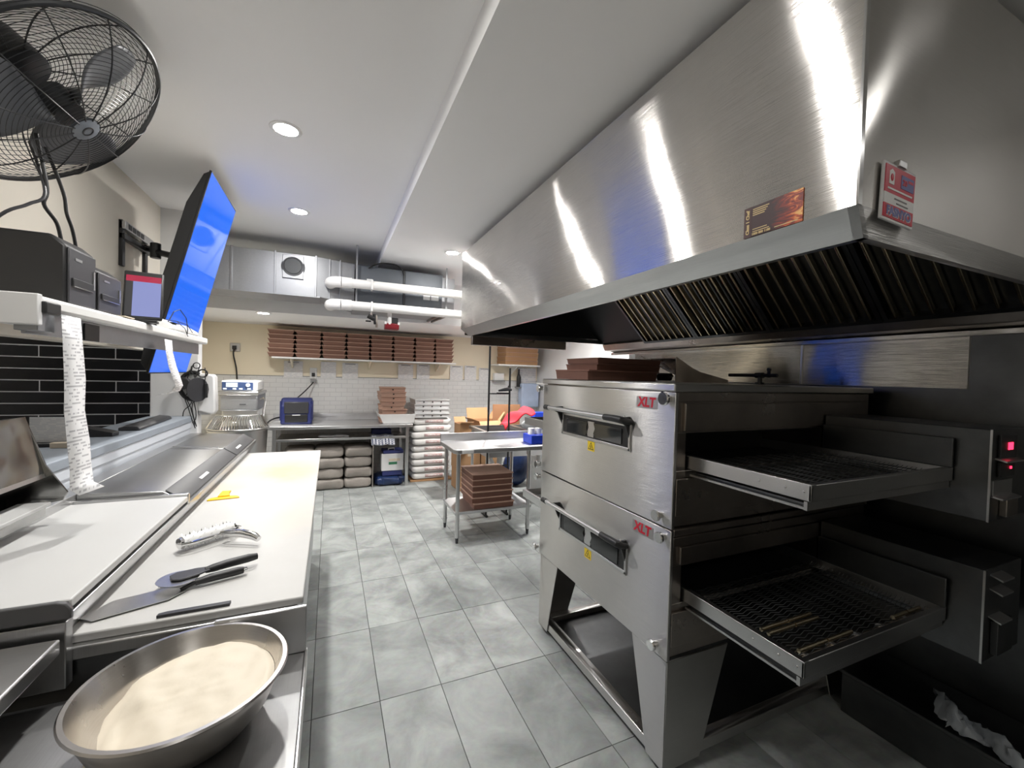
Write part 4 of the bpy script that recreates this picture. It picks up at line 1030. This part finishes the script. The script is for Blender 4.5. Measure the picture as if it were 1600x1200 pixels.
ac = thing('air_conditioner', 'dark grey ceiling-hung air handling unit with access panels', 'air conditioner', (.65, 4.65, 2.20))
D5 = Vector((-.65, -4.65, -2.20))
def ap(name, mb, mat, bevel=0, parent=ac): return part(name, mb.move(D5), mat, parent, bevel)
ap('cabinet', MB().box(.21, 1.06, 4.32, 4.98, 2.20, 2.575), 'ac_grey', .004)
ap('access_panel', MB().box(.225, .655, 4.308, 4.32, 2.215, 2.565), 'ac_grey', .003)
ap('access_panel', MB().box(.675, 1.03, 4.308, 4.32, 2.215, 2.565), 'ac_grey', .003)
ap('panel_post', MB().box(.656, .674, 4.300, 4.32, 2.21, 2.57), 'ac_dark', .002)
ap('rating_label', MB().box(.86, .93, 4.304, 4.309, 2.30, 2.42), 'paper')
ap('rating_label', MB().box(.94, 1.02, 4.304, 4.309, 2.30, 2.42), 'paper')
ap('rating_label', MB().box(.31, .36, 4.304, 4.309, 2.38, 2.45), 'paper')
ap('return_end', MB().box(1.06, 1.20, 4.36, 4.96, 2.19, 2.56), 'galv', .003)
ap('drain_pan', MB().box(.20, 1.10, 4.30, 4.985, 2.180, 2.198), 'galv', .003)
ap('pan_rail', MB().box(1.04, 1.06, 4.24, 4.98, 2.155, 2.178), 'steel_dark')
ap('pan_rail', MB().box(1.09, 1.11, 4.22, 4.98, 2.15, 2.172), 'steel_dark')
for x in (.215, 1.09):
    ap('hanger_strap', MB().box(x-.008, x+.008, 4.262, 4.268, 2.16, ZL if x < .43 else ZR), 'galv')
    ap('hanger_foot', MB().box(x-.02, x+.02, 4.262, 4.30, 2.16, 2.18), 'galv')
cord('ac_lead', [(.32, 4.29, 2.55), (.42, 4.27, 2.60), (.56, 4.27, 2.61), (.63, 4.28, 2.58), (.66, 4.29, 2.52)], .007, 'black cable arching over the top of the air conditioning unit')
def pvc(z, label, y=4.16):
    t = thing('vent_pipe', label, 'pipe', (.6, y, z))
    part('pipe', MB().cyl((-.50, 0, 0), (.95, 0, 0), .042, n=24), 'pvc', t)
    part('coupling', MB().cyl((-.52, 0, 0), (-.43, 0, 0), .049, n=24), 'pvc', t)
    el = [(-.52, 0, 0), (-.56, .005, 0), (-.595, .03, 0), (-.61, .07, 0), (-.612, .12, 0)]
    part('elbow', MB().tube(el, .050, 20), 'pvc', t)
    part('pipe_clip', MB().box(-.262, -.245, -.046, .046, -.046, .046), 'pvc', t, .004)
    return t
pvc(2.362, 'upper white plastic vent pipe running in front of the air conditioner')
pvc(2.158, 'lower white plastic vent pipe running below the air conditioner')
rv = thing('condensate_pump', 'red pump housing with white pipe hanging under the air conditioner', 'pump', (.57, 4.45, 1.985))
part('housing', MB().box(-.07, .07, -.05, .05, 0, .062), 'red_dark', rv, .008)
part('bracket', MB().box(-.03, .06, -.04, .04, .062, .12), 'black_plastic', rv, .004)
part('pipe', MB().cyl((-.025, -.03, .05), (-.025, -.03, .195), .022, n=16), 'pvc', rv)
part('clip', MB().box(-.075, -.055, -.055, -.02, .05, .075), 'white_plastic', rv)
part('clip', MB().box(.055, .075, -.055, -.02, .05, .075), 'white_plastic', rv)
vl = thing('pipe_valve', 'small dark valve fitting hanging below the lower vent pipe', 'valve', (.36, 4.36, 2.02))
part('body', MB().cyl((-.03, 0, .08), (.03, 0, .05), .022, n=12).cyl((.04, 0, 0), (.03, 0, .10), .014, n=10), 'black_metal', vl)
part('stem', MB().cyl((0, 0, .06), (0, 0, .165), .010, n=8), 'steel_dark', vl)
part('handle', MB().box(-.05, .0, -.008, .008, .02, .034), 'black_metal', vl)
part('tail', MB().cyl((.055, 0, -.03), (.05, 0, .09), .011, n=10), 'steel_dark', vl)

# ================================================================== BACK WALL
ws_ = thing('box_shelf', 'long white wall shelf carrying rows of brown pizza boxes', 'shelf', (.52, 6.28, 1.69))
part('board', MB().box(-1.21, 1.21, -.19, .215, 0, .020), 'white_plastic', ws_, .003)
for x in (-1.0, 0, 1.0): part('bracket', MB().prism([(-.1, -.0), (.215, 0), (.215, -.12), (.2, -.12)], x-.01, x+.01, 'x'), 'cream', ws_)
cols = [-.745, -.43, -.112, .195, .503, .815, 1.118, 1.415, 1.70]
for c in range(8):
    x0, x1 = cols[c]+.004, cols[c+1]-.004
    proto = None; n = 6; hgt = .0585
    for r in range(n):
        z = 1.7105+r*hgt
        lab = 'brown pizza box, %s from the left on the wall shelf, %s up in its stack' % (ORD[c], ORD[r])
        jx, jy = random.uniform(-.003, .003), random.uniform(-.006, .006)
        if proto is None: proto = pizza_box('pizza_box', x1-x0, .37, hgt-.001, lab, ((x0+x1)/2+jx, 6.30+jy, z), 0, 'pizza boxes on the wall shelf')
        else: dup(proto, ((x0+x1)/2+jx, 6.30+jy, z), None, lab)
nt_ = [(-.583, -.352, 1.44, 1.665), (-.125, .075, 1.445, 1.67), (.157, .37, 1.438, 1.665), (.94, 1.166, 1.45, 1.675), (1.22, 1.42, 1.455, 1.68), (1.746, 1.955, 1.45, 1.68), (1.985, 2.185, 1.455, 1.685), (2.231, 2.416, 1.44, 1.655)]
for i, (x0, x1, z0, z1) in enumerate(nt_):
    t = thing('notice', 'printed white paper notice on the back wall, %s from the left' % ORD[i], 'notice', ((x0+x1)/2, 6.484, z0), 0, 'paper notices on the back wall')
    part('sheet', MB().box(x0-(x0+x1)/2, x1-(x0+x1)/2, -.002, 0, 0, z1-z0), 'poster', t)
    if i != 1: part('heading', MB().box(-.07, .07, -.003, -.002, z1-z0-.022, z1-z0-.010), 'tape', t)
ob = thing('outlet_box', 'grey metal outlet with plugged cord high on the cream wall', 'outlet', (-1.15, 6.5, 1.82))
part('plate', MB().box(-.055, .055, -.03, 0, -.055, .055), 'steel', ob, .004)
part('plug', MB().box(-.025, .02, -.07, -.03, -.03, .02), 'black_plastic', ob, .004)
cord('mixer_cable', [(-1.155, 6.44, 1.80), (-1.16, 6.44, 1.72), (-1.13, 6.45, 1.55), (-1.12, 6.46, 1.38), (-1.12, 6.47, 1.20)], .009, 'black power cord running down the wall behind the mixer')
o2 = thing('power_outlet', 'white wall outlet with black plugs beside the paper notices', 'outlet', (-.218, 6.489, 1.47))
part('plate', MB().box(-.045, .045, -.008, 0, -.04, .11), 'white_plastic', o2, .002)
part('plug', MB().box(-.02, .02, -.04, -.008, -.01, .04), 'black_plastic', o2, .004)
part('adapter', MB().box(-.035, .04, -.05, -.008, -.10, -.045), 'grey_plastic', o2, .004)
cord('appliance_cord', [(-.215, 6.44, 1.38), (-.26, 6.40, 1.32), (-.33, 6.32, 1.24), (-.40, 6.25, 1.17)], .008, 'black cord from the wall outlet to the navy machine')

# far steel work table
tt = thing('work_table', 'long stainless work table against the white tiled back wall', 'table', (.18, 6.12, 0))
D6 = Vector((-.18, -6.12, 0))
def tp(name, mb, mat, bevel=0, parent=tt): return part(name, mb.move(D6), mat, parent, bevel)
tp('table_top', MB().box(-.70, 1.05, 5.77, 6.46, .805, .845), 'steel_tab', .005)
tp('backsplash', MB().box(-.70, 1.05, 6.445, 6.465, .845, .945), 'steel_tab', .003)
for x in (-.615, .98):
    for y in (5.80, 6.40): tp('leg', MB().box(x-.02, x+.02, y-.02, y+.02, 0, .805), 'steel', .003)
tp('shelf_bar', MB().box(-.60, .965, 5.785, 5.815, .655, .685), 'steel', .003)
tp('mid_shelf', MB().box(-.60, .965, 5.82, 6.42, .655, .67), 'steel_dark', .002)
tp('divider', MB().box(.535, .55, 5.84, 6.40, .0, .655), 'steel_dark')
nm = thing('label_machine', 'navy and black tabletop machine on the far work table', 'machine', (-.39, 6.10, .846))
part('shell', MB().prism([(-.12, 0), (.18, 0), (.18, .30), (.10, .335), (-.04, .335), (-.12, .24)], -.18, .18, 'x').xf(Matrix.Rotation(0, 4, 'Z')), 'blue', nm, .02)
part('window', MB().box(-.14, .14, -.132, -.11, .14, .29), 'dark_plastic', nm, .01)
part('tray', MB().box(-.13, .13, -.135, -.11, .03, .13), 'black_plastic', nm, .008)
part('slot', MB().box(-.045, .045, -.140, -.13, .118, .128), 'white_plastic', nm)
part('side_lug', MB().box(-.19, -.17, -.10, .10, .05, .30), 'blue', nm, .008)
part('side_lug', MB().box(.17, .19, -.10, .10, .05, .30), 'blue', nm, .008)
cord('machine_cord', [(-.57, 6.12, .93), (-.64, 6.05, .92), (-.70, 5.90, .88), (-.72, 5.75, .75), (-.70, 5.74, .55), (-.74, 5.75, .40), (-.70, 5.78, .2)], .010, 'black cable hanging off the left end of the far work table')
dtb = thing('dough_tray', 'white plastic dough tray on the right end of the far table', 'tray', (.86, 6.08, .846))
part('tray', MB().add([(-.19, -.20, 0), (.22, -.20, 0), (.22, .20, 0), (-.19, .20, 0), (-.25, -.24, .13), (.24, -.24, .13), (.24, .24, .13), (-.25, .24, .13),
    (-.235, -.225, .13), (.225, -.225, .13), (.225, .225, .13), (-.235, .225, .13), (-.18, -.19, .01), (.21, -.19, .01), (.21, .19, .01), (-.18, .19, .01)],
    [(0, 3, 2, 1), (0, 1, 5, 4), (1, 2, 6, 5), (2, 3, 7, 6), (3, 0, 4, 7), (4, 5, 9, 8), (5, 6, 10, 9), (6, 7, 11, 10), (7, 4, 8, 11), (8, 9, 13, 12), (9, 10, 14, 13), (10, 11, 15, 14), (11, 8, 12, 15), (12, 13, 14, 15)]), 'white_plastic', dtb, .004)
proto = None
for r in range(8):
    lab = 'small kraft pizza box, %s from the bottom of the stack in the white dough tray' % ORD[r]
    loc = (.80+random.uniform(-.015, .015), 6.06+random.uniform(-.01, .01), .858+r*.0605)
    rz = R(random.uniform(-4, 4))
    if proto is None: proto = pizza_box('pizza_box', .345, .33, .0595, lab, loc, rz, 'kraft boxes in the dough tray', ('kraft_lid', 'kraft_lid'), holes=1, inset=.012)
    else: dup(proto, loc, rz, lab)
# flour sacks under the far table, the shade there put into their grey
def sack_mesh(sx, sy, sz, seed, name):
    rn = random.Random(seed); ph = [rn.uniform(0, 6) for _ in range(4)]
    def fn(u, v):
        t = 2*PI*u; p = PI*v
        def se(c, e): return math.copysign(abs(c)**e, c)
        x = sx/2*se(math.cos(t), .2)*se(math.sin(p), .25); y = sy/2*se(math.sin(t), .2)*se(math.sin(p), .25); z = -sz/2*se(math.cos(p), .5)
        z *= 1-.12*(abs(x)/(sx/2))**4
        x += .010*math.sin(y*22+ph[0])*math.sin(p); y += .008*math.sin(x*24+ph[1])+.005*math.sin(x*60+z*40)+.004*math.sin(x*95-z*110)
        z += .006*math.sin(x*17+ph[2])*math.cos(y*15+ph[3])
        return (x, y, z+sz/2)
    return MB().grid(fn, 40, 14).mesh(name, angle=60)
gb = sack_mesh(.345, .44, .140, 1, 'sack')
k = 0
for r in range(4):
    for c in range(3):
        o = link('sack', gb, 'shaded_bag'); o.location = (-.345+c*.352+(.05 if r == 1 else 0)*(0 if c == 2 else 0), 6.06+random.uniform(-.01, .01), r*.138)
        if (r+c) % 2: o.rotation_euler = (0, 0, PI)
        tag(o, 'paper flour sack under the far table with shade in its grey colour, %s layer up, %s from the left' % (ORD[r], ORD[c]), 'sack', 'sacks under the far table')
# blue film bundle and white container
def bundle(u, v):
    t = 2*PI*u; p = PI*v
    k_ = 1+.06*math.sin(t*7+p*3)+.05*math.sin(t*13)
    se = lambda c, e: math.copysign(abs(c)**e, c)
    return (.195*se(math.cos(t), .5)*math.sin(p)**.5*k_, .22*se(math.sin(t), .5)*math.sin(p)**.5*k_, .066-.066*se(math.cos(p), .6)+.004*math.sin(t*9))
one('blue_bundle', MB().grid(bundle, 64, 20), 'blue_film', 'dark blue plastic wrapped bundle on the floor under the far table', 'bundle', (.775, 6.03, .001), angle=70)
cn = thing('oil_container', 'white box container with green print and dark blue lid on the blue bundle', 'container', (.80, 5.98, .134))
part('base', MB().box(-.13, .13, -.12, .12, 0, .07), 'blue', cn, .006)
part('carton', MB().box(-.145, .145, -.13, .13, .07, .30), 'white_card', cn, .006)
part('print', MB().box(-.05, .10, -.1315, -.13, .20, .235), 'rope', cn)
part('green_print', MB().box(-.05, .06, -.132, -.13, .155, .19), plain('green_print', S(52, 120, 84), .5), cn)
part('lid', MB().box(-.125, .145, -.12, .12, .30, .345), 'blue', cn, .008)
part('handle', MB().tube([(-.05, -.06, .345), (-.05, -.06, .365), (.03, -.06, .365), (.03, -.06, .345)], .008, 6), 'white_plastic', cn)
# things on the mid shelf
ct = one('checked_cloth', MB().grid(lambda u, v: (-.15+.30*u, -.10+.26*v-(.05*(1-v)), .012+.006*math.sin(u*12)-(.10*max(0, .35-v)/.35 if v < .35 else 0)), 16, 12), None, 'checked blue and white cloth hanging over the shelf under the far table', 'cloth', (.66, 5.86, .672), solid=.003)
mt, nt, b = new_mat('checked_weave'); tc = N(nt, 'ShaderNodeTexCoord'); ck = N(nt, 'ShaderNodeTexChecker', i_Scale=48.)
ck.inputs['Color1'].default_value = (*S(210, 212, 218), 1); ck.inputs['Color2'].default_value = (*S(70, 78, 104), 1)
nt.links.new(tc.outputs['Object'], ck.inputs['Vector']); nt.links.new(ck.outputs[0], b.inputs['Base Color']); ct.data.materials.append(mt)
for x, lab in ((-.06, 'pale work glove lying left on the shelf under the far table'), (.12, 'pale work glove lying right on the shelf under the far table')):
    one('glove', MB().sphere((0, 0, .022), .06, 14, 8, (1.3, .6, .36)).tube([(.05, 0, .02), (.12, -.01, .015)], [.02, .014], 8), 'grey_plastic', lab, 'glove', (x, 5.92, .671), angle=60)
one('dark_case', MB().box(-.13, .13, -.1, .1, 0, .07), 'blue', 'flat dark blue case on the shelf right of the cloth', 'case', (.68, 6.2, .671), bevel=.008)

# flour sacks with white pizza boxes
one('pallet_board', MB().box(-.30, .30, -.24, .24, 0, .025), 'carton', 'flat brown cardboard under the stack of flour sacks', 'cardboard', (1.36, 6.17, 0.001), bevel=.002)
fb_ = sack_mesh(.56, .46, .101, 5, 'flour_sack')
fb_.materials.append(M['flour_bag'])
for r in range(9):
    lab = 'white flour sack with red print, %s from the floor in the stack' % ORD[r]
    t = thing('flour_sack', lab, 'flour sack', (1.36+random.uniform(-.012, .02), 6.17+random.uniform(-.015, .015), .027+r*.0975), R(random.uniform(-2, 2)), 'stacked flour sacks')
    link('sack', fb_, None, t)
    part('red_print', MB().grid(lambda u, v: (-.10+.26*u, -.2365-.004*math.sin(PI*v), .030+.042*v), 4, 3), 'flour_print', t, solid=.002)
proto = None
for r in range(4):
    lab = 'white pizza box with vent holes, %s from the bottom on the flour sacks' % ORD[r]
    loc = (1.345+random.uniform(-.01, .01), 6.15, .912+r*.0655)
    if proto is None: proto = pizza_box('pizza_box', .50, .46, .0645, lab, loc, 0, 'white boxes on the sacks', ('white_card', 'white_card'), holes=3, inset=.010)
    else: dup(proto, loc, None, lab)

# spiral dough mixer
mx = thing('dough_mixer', 'spiral dough mixer with wire guard, steel bowl and blue control panel', 'dough mixer', (-.92, 5.45, 0))
D7 = Vector((.92, -5.45, 0))
def mp_(name, mb, mat, bevel=0, parent=mx): return part(name, mb.move(D7), mat, parent, bevel)
mp_('column', MB().box(-1.12, -.76, 5.62, 6.05, .06, 1.12), 'white_plastic', .02)
hd = mp_('head', MB().box(-1.115, -.745, 5.46, 6.08, 1.07, 1.265), 'galv', .02)
mp_('head_trim', MB().box(-1.13, -.735, 5.44, 6.09, 1.245, 1.29), 'steel', .012, hd)
mp_('control_cover', MB().box(-1.11, -.76, 5.52, 6.05, 1.29, 1.41), 'white_plastic', .02, hd)
cpn = mp_('control_panel', MB().box(-1.10, -.80, 5.512, 5.525, 1.30, 1.392), 'blue_panel', .004)
mp_('display', MB().box(-1.06, -.95, 5.508, 5.513, 1.335, 1.385), 'lcd', 0, cpn)
for x in (-1.07, -.98, -.92, -.84): mp_('button', MB().box(x-.018, x+.018, 5.507, 5.513, 1.307, 1.325), 'lcd', .003, cpn)
mp_('dial', MB().cyl((-.85, 5.513, 1.36), (-.85, 5.500, 1.36), .022, n=18), 'lcd', 0, cpn)
mp_('handle_slot', MB().box(-.92, -.86, 5.455, 5.461, 1.14, 1.15), 'ac_dark')
bowl_prof = [(.0001, .40), (.20, .40), (.25, .44), (.275, .88), (.285, .885), (.285, .895), (.268, .89), (.245, .45), (.0001, .42)]
mp_('bowl', MB().lathe(bowl_prof, 48, (-.90, 5.30, 0)), 'steel')
mp_('base', MB().box(-1.15, -.76, 5.05, 6.05, .0, .36), 'white_plastic', .03)
wg = MB()
for k in range(34):
    a = R(180+180*k/33); x, y = math.cos(a), math.sin(a)
    wg.tube([(-.90+.285*x, 5.30+.285*y, .91), (-.90+.235*x, 5.30+.235*y, 1.0), (-.90+.215*x, 5.36+.18*y, 1.045)], .0045, 5)
mp_('wire_guard', wg, 'chrome')['kind'] = 'stuff'
mp_('guard_rim', MB().tube([(-.90+.285*math.cos(R(180+180*k/24)), 5.30+.285*math.sin(R(180+180*k/24)), .91) for k in range(25)], .008, 8), 'steel')
mp_('guard_rim', MB().tube([(-.90+.215*math.cos(R(180+180*k/24)), 5.36+.18*math.sin(R(180+180*k/24)), 1.045) for k in range(25)], .008, 8), 'steel')
mp_('guard_hinge', MB().tube([(-.72, 5.45, 1.20), (-.69, 5.44, 1.22), (-.665, 5.42, 1.19), (-.68, 5.40, 1.08), (-.68, 5.36, 1.0)], .010, 8), 'chrome')

# ================================================================== RIGHT BACK: SMALL TABLE, SINK, CARTONS
t2 = thing('small_table', 'small stainless table with backsplash and undershelf beside the ovens', 'table', (1.45, 3.86, 0))
D8 = Vector((-1.45, -3.86, 0))
def t2p(name, mb, mat, bevel=0): return part(name, mb.move(D8), mat, t2, bevel)
t2p('table_top', MB().prism([(1.06, 3.60), (2.02, 3.60), (2.02, 4.14), (1.03, 4.14), (1.03, 3.72), (1.03, 3.64)], .828, .868, 'z'), 'steel_tab', .005)
t2p('backsplash', MB().box(1.03, 2.02, 4.125, 4.145, .868, .945), 'steel_tab', .003)
for x in (1.085, 1.80):
    for y in (3.66, 4.09):
        t2p('leg', MB().cyl((x, y, .05), (x, y, .83), .019, n=16).cyl((x, y, .085), (x, y, .105), .022, n=16), 'steel')
        t2p('foot', MB().cyl((x, y, 0), (x, y, .05), .012, .016, 12), 'dark_plastic')
t2p('under_shelf', MB().box(1.06, 1.83, 3.645, 4.105, .262, .29), 'steel_tab', .003)
t2p('maker_plate', MB().box(1.10, 1.21, 3.596, 3.60, .832, .862), 'white_plastic', .001)
proto = None
for r in range(6):
    lab = 'brown pizza box, %s from the bottom on the small table undershelf' % ORD[r]
    loc = (1.43+(.02 if r == 0 else random.uniform(-.004, .004)), 3.862+random.uniform(-.008, .008), .291+r*.0555)
    if proto is None: proto = pizza_box('pizza_box', .405, .40, .0545, lab, loc, R(-1), 'brown boxes on the undershelf', ('kraft_dark', 'kraft_lid'), inset=.007)
    else: dup(proto, loc, None, lab)
bb = thing('blue_caddy', 'bright blue plastic caddy with white lids on the small table', 'caddy', (1.93, 3.80, .869))
part('bin', MB().box(-.09, .085, -.10, .10, 0, .09), 'blue_bin', bb, .006)
for k, x in enumerate((-.045, .035)):
    part('white_pot', MB().cyl((x, 0, .01), (x, 0, .15), .035, n=18), 'white_plastic', bb)

sk = thing('sink', 'stainless steel sink with drain pipe behind the small table', 'sink', (2.1, 4.75, 0))
D9 = Vector((-2.1, -4.75, 0))
def skp(name, mb, mat, bevel=0): return part(name, mb.move(D9), mat, sk, bevel)
skp('rim', MB().box(1.62, 2.75, 4.42, 4.47, .86, .90).box(1.62, 2.75, 5.0, 5.05, .86, .90).box(1.62, 1.67, 4.47, 5.0, .86, .90).box(2.70, 2.75, 4.47, 5.0, .86, .90).box(2.16, 2.21, 4.47, 5.0, .86, .90), 'steel', .006)
for x in (1.67, 2.21):
    q = MB().box(x, x+.49, 4.465, 4.475, .60, .87).box(x, x+.49, 4.995, 5.005, .60, .87).box(x-.002, x+.008, 4.47, 5.0, .60, .87).box(x+.482, x+.492, 4.47, 5.0, .60, .87).box(x, x+.49, 4.47, 5.0, .595, .605)
    skp('basin', q, 'steel')
    skp('drain', MB().tube([(x+.25, 4.72, .60), (x+.25, 4.72, .48), (x+.22, 4.70, .42), (x+.16, 4.69, .42), (x+.13, 4.68, .48), (x+.11, 4.70, .54)], .035, 12), 'pvc')
for x in (1.66, 2.71):
    for y in (4.46, 5.0): skp('leg', MB().cyl((x, y, 0), (x, y, .86), .018, n=12), 'steel')
rc = one('red_cloth', MB().grid(lambda u, v: (-.05+.40*u+.03*v, -.10+.26*v+.02*math.sin(u*7), .03+.19*math.sin(u*1.9)+.022*math.sin(u*13+v*4)-.05*(1-v)**2), 30, 16), 'red_cloth', 'bright red cloth draped over the sink edge', 'cloth', (1.97, 4.66, .915), solid=.012, angle=80)
one('grey_cloth', MB().sphere((0, 0, .07), .13, 20, 12, (1.2, .8, .55)), 'grey_cloth', 'crumpled grey cloth beside the red cloth on the sink', 'cloth', (2.24, 4.46, .898), angle=80)
# cartons
def carton(sx, sy, sz, label, loc, rz=0, open_=False, flaps=()):
    t = thing('cardboard_box', label, 'cardboard box', loc, rz)
    w_ = .005
    part('walls', MB().box(-sx/2, sx/2, -sy/2, -sy/2+w_, 0, sz).box(-sx/2, sx/2, sy/2-w_, sy/2, 0, sz).box(-sx/2, -sx/2+w_, -sy/2+w_, sy/2-w_, 0, sz).box(sx/2-w_, sx/2, -sy/2+w_, sy/2-w_, 0, sz).box(-sx/2, sx/2, -sy/2, sy/2, -.0, w_), 'carton', t)
    if not open_:
        part('top_flap', MB().box(-sx/2, -.001, -sy/2, sy/2, sz, sz+.004), 'carton', t)
        part('top_flap', MB().box(.001, sx/2, -sy/2, sy/2, sz, sz+.004), 'carton', t)
        part('tape', MB().box(-.025, .025, -sy/2-.0006, sy/2, sz+.004, sz+.0045).box(-.025, .025, -sy/2-.0008, -sy/2, sz-.07, sz+.004), 'rope', t)
    for (side, ang, ln) in flaps:
        a = R(ang); ca, sa = math.cos(a), math.sin(a)
        if side in 'lr':
            s_ = -1 if side == 'l' else 1; x0 = s_*sx/2
            poly = [(x0, sz), (x0+s_*ln*ca, sz+ln*sa), (x0+s_*ln*ca-s_*.004*sa, sz+ln*sa+.004*ca), (x0-s_*.004*sa, sz+.004*ca)]
            part('flap', MB().prism(poly, -sy/2, sy/2, 'y'), 'carton', t)
        else:
            s_ = -1 if side == 'f' else 1; y0 = s_*sy/2
            poly = [(y0, sz), (y0+s_*ln*ca, sz+ln*sa), (y0+s_*ln*ca-s_*.004*sa, sz+ln*sa+.004*ca), (y0-s_*.004*sa, sz+.004*ca)]
            part('flap', MB().prism(poly, -sx/2, sx/2, 'x'), 'carton', t)
    return t
carton(.30, .35, .27, 'closed brown carton, bottom left of the four behind the small table', (1.72, 5.45, 0.001))
carton(.30, .35, .27, 'closed brown carton, bottom right of the four behind the small table', (2.03, 5.44, 0.001))
carton(.30, .35, .25, 'closed brown carton, top left of the four behind the small table', (1.715, 5.46, .277))
carton(.30, .35, .25, 'closed brown carton, top right of the four behind the small table', (2.03, 5.45, .277))
carton(.34, .32, .30, 'tilted open brown carton with raised flaps left of the red cloth', (1.97, 5.47, .62), R(12), True, (('b', 75, .16), ('l', 20, .12), ('r', 55, .14), ('f', -60, .12)))
carton(.16, .20, .38, 'narrow open carton with pale flap beside the flour sacks', (1.60, 5.24, .53), R(4), True, (('f', 20, .09), ('b', 60, .08)))
one('carton_sheet', MB().box(-.2, .2, -.006, .006, 0, .30), 'carton_in', 'brown carton sheet standing behind the black rack post', 'cardboard', (2.28, 5.4, .84), R(-6))
one('dark_bag', MB().sphere((0, 0, .26), .26, 24, 14, (.75, .6, 1.)), 'blue_film', 'dark blue refuse bag on the floor under the sink', 'bag', (2.43, 5.35, .0), angle=70)
one('white_sheet', MB().box(-.22, .22, -.008, .008, 0, .45), 'white_plastic', 'white scuffed plastic panel leaning under the sink', 'panel', (2.62, 4.85, .05), R(-8))

# black rack
rk = thing('wire_rack', 'tall narrow black rack standing between the small table and the sink', 'rack', (1.705, 4.31, 0))
for x, y, h in ((-.122, -.06, 2.30), (.122, -.06, 1.63)):
    part('post', MB().cyl((x, y, .0), (x, y, h), .011, n=10), 'black_metal', rk)
for z in (1.346, .55):
    part('cross_bar', MB().cyl((-.122, -.06, z), (.122, -.06, z), .008, n=8), 'black_metal', rk)
part('bar_plate', MB().box(-.03, .115, -.075, -.045, 1.352, 1.358), 'black_metal', rk)
for x in (-.122, .122): part('foot', MB().box(x-.012, x+.012, -.10, .08, 0, .02), 'black_metal', rk)
one('black_gun', MB().tube([(-.07, 0, .020), (.0, 0, .032), (.05, 0, .04), (.085, 0, .028)], [.010, .019, .021, .012], 10).tube([(.045, 0, .04), (.053, 0, .075)], [.014, .010], 8), 'black_plastic', 'black handheld tool lying on the rack shelf', 'tool', (1.765, 4.25, 1.3585))
# right wall shelf with boxes, dispenser
rs = thing('box_shelf', 'short white wall shelf at the right end of the back wall', 'shelf', (2.79, 6.28, 1.70))
part('board', MB().box(-.37, .37, -.18, .215, 0, .024), 'white_plastic', rs, .003)
part('bracket', MB().prism([(-.1, 0), (.215, 0), (.215, -.14), (.2, -.14)], -.01, .01, 'x'), 'white_plastic', rs)
proto = None
for r in range(5):
    lab = 'orange-brown pizza box, %s from the bottom on the short right wall shelf' % ORD[r]
    loc = (2.83+random.uniform(-.006, .006), 6.29, 1.7245+r*.066)
    if proto is None: proto = pizza_box('pizza_box', .58, .37, .065, lab, loc, 0, 'boxes on the short wall shelf', ('carton', 'kraft_lid'), inset=.008)
    else: dup(proto, loc, None, lab)
pdsp = thing('paper_dispenser', 'small white paper holder on the wall left of the rack post', 'dispenser', (2.56, 6.47, 1.44))
part('tray', MB().box(-.10, .10, -.09, .03, 0, .025), 'grey_plastic', pdsp, .004)
part('paper_stack', MB().box(-.085, .085, -.07, .02, .025, .14), 'paper', pdsp, .004)
one('bottle', MB().lathe([(.0001, 0), (.035, 0), (.037, .01), (.037, .16), (.014, .22), (.014, .30), (.0001, .30)], 20), 'black_plastic', 'dark bottle in a holder on the right back wall', 'bottle', (2.93, 6.44, 1.36))
one('bottle_bracket', MB().box(-.05, .05, -.11, .03, -.02, 0), 'grey_plastic', 'small grey bracket under the dark bottle', 'bracket', (2.93, 6.46, 1.358))
one('info_sheet', MB().box(-.17, .17, -.004, .004, 0, .55), 'poster', 'tall pale printed sheet under the short wall shelf', 'notice', (3.10, 6.48, 1.13))
one('towel_dispenser', MB().box(-.16, .16, -.16, .0, 0, .40), plain('pale_blue_plastic', S(196, 212, 240), .35), 'pale blue-white towel dispenser on the right back wall', 'dispenser', (3.10, 6.474, 1.02), bevel=.02)
one('blue_box', MB().box(-.09, .09, -.06, .06, 0, .16), 'blue_bin', 'bright blue box on the counter behind the red cloth', 'box', (2.62, 5.06, .90), bevel=.004)
# pale containers on a shelf along the right alcove wall
asf = one('alcove_shelf', MB().box(-.15, .15, -1.3, 1.2, 0, .025), 'white_plastic', 'white shelf along the alcove wall behind the ovens', 'shelf', (3.14, 4.7, 1.42), bevel=.003)
for i, (y, r, h) in enumerate(((4.9, .07, .24), (4.5, .06, .28), (4.15, .08, .22), (3.75, .07, .26))):
    one('white_jar', MB().lathe([(.0001, 0), (r, 0), (r*1.02, .01), (r, h*.8), (r*.6, h*.92), (r*.6, h), (.0001, h)], 24), 'white_plastic', 'white plastic jar on the alcove shelf, %s from the back' % ORD[i], 'jar', (3.12, y, 1.446), 0, 'jars on the alcove shelf')
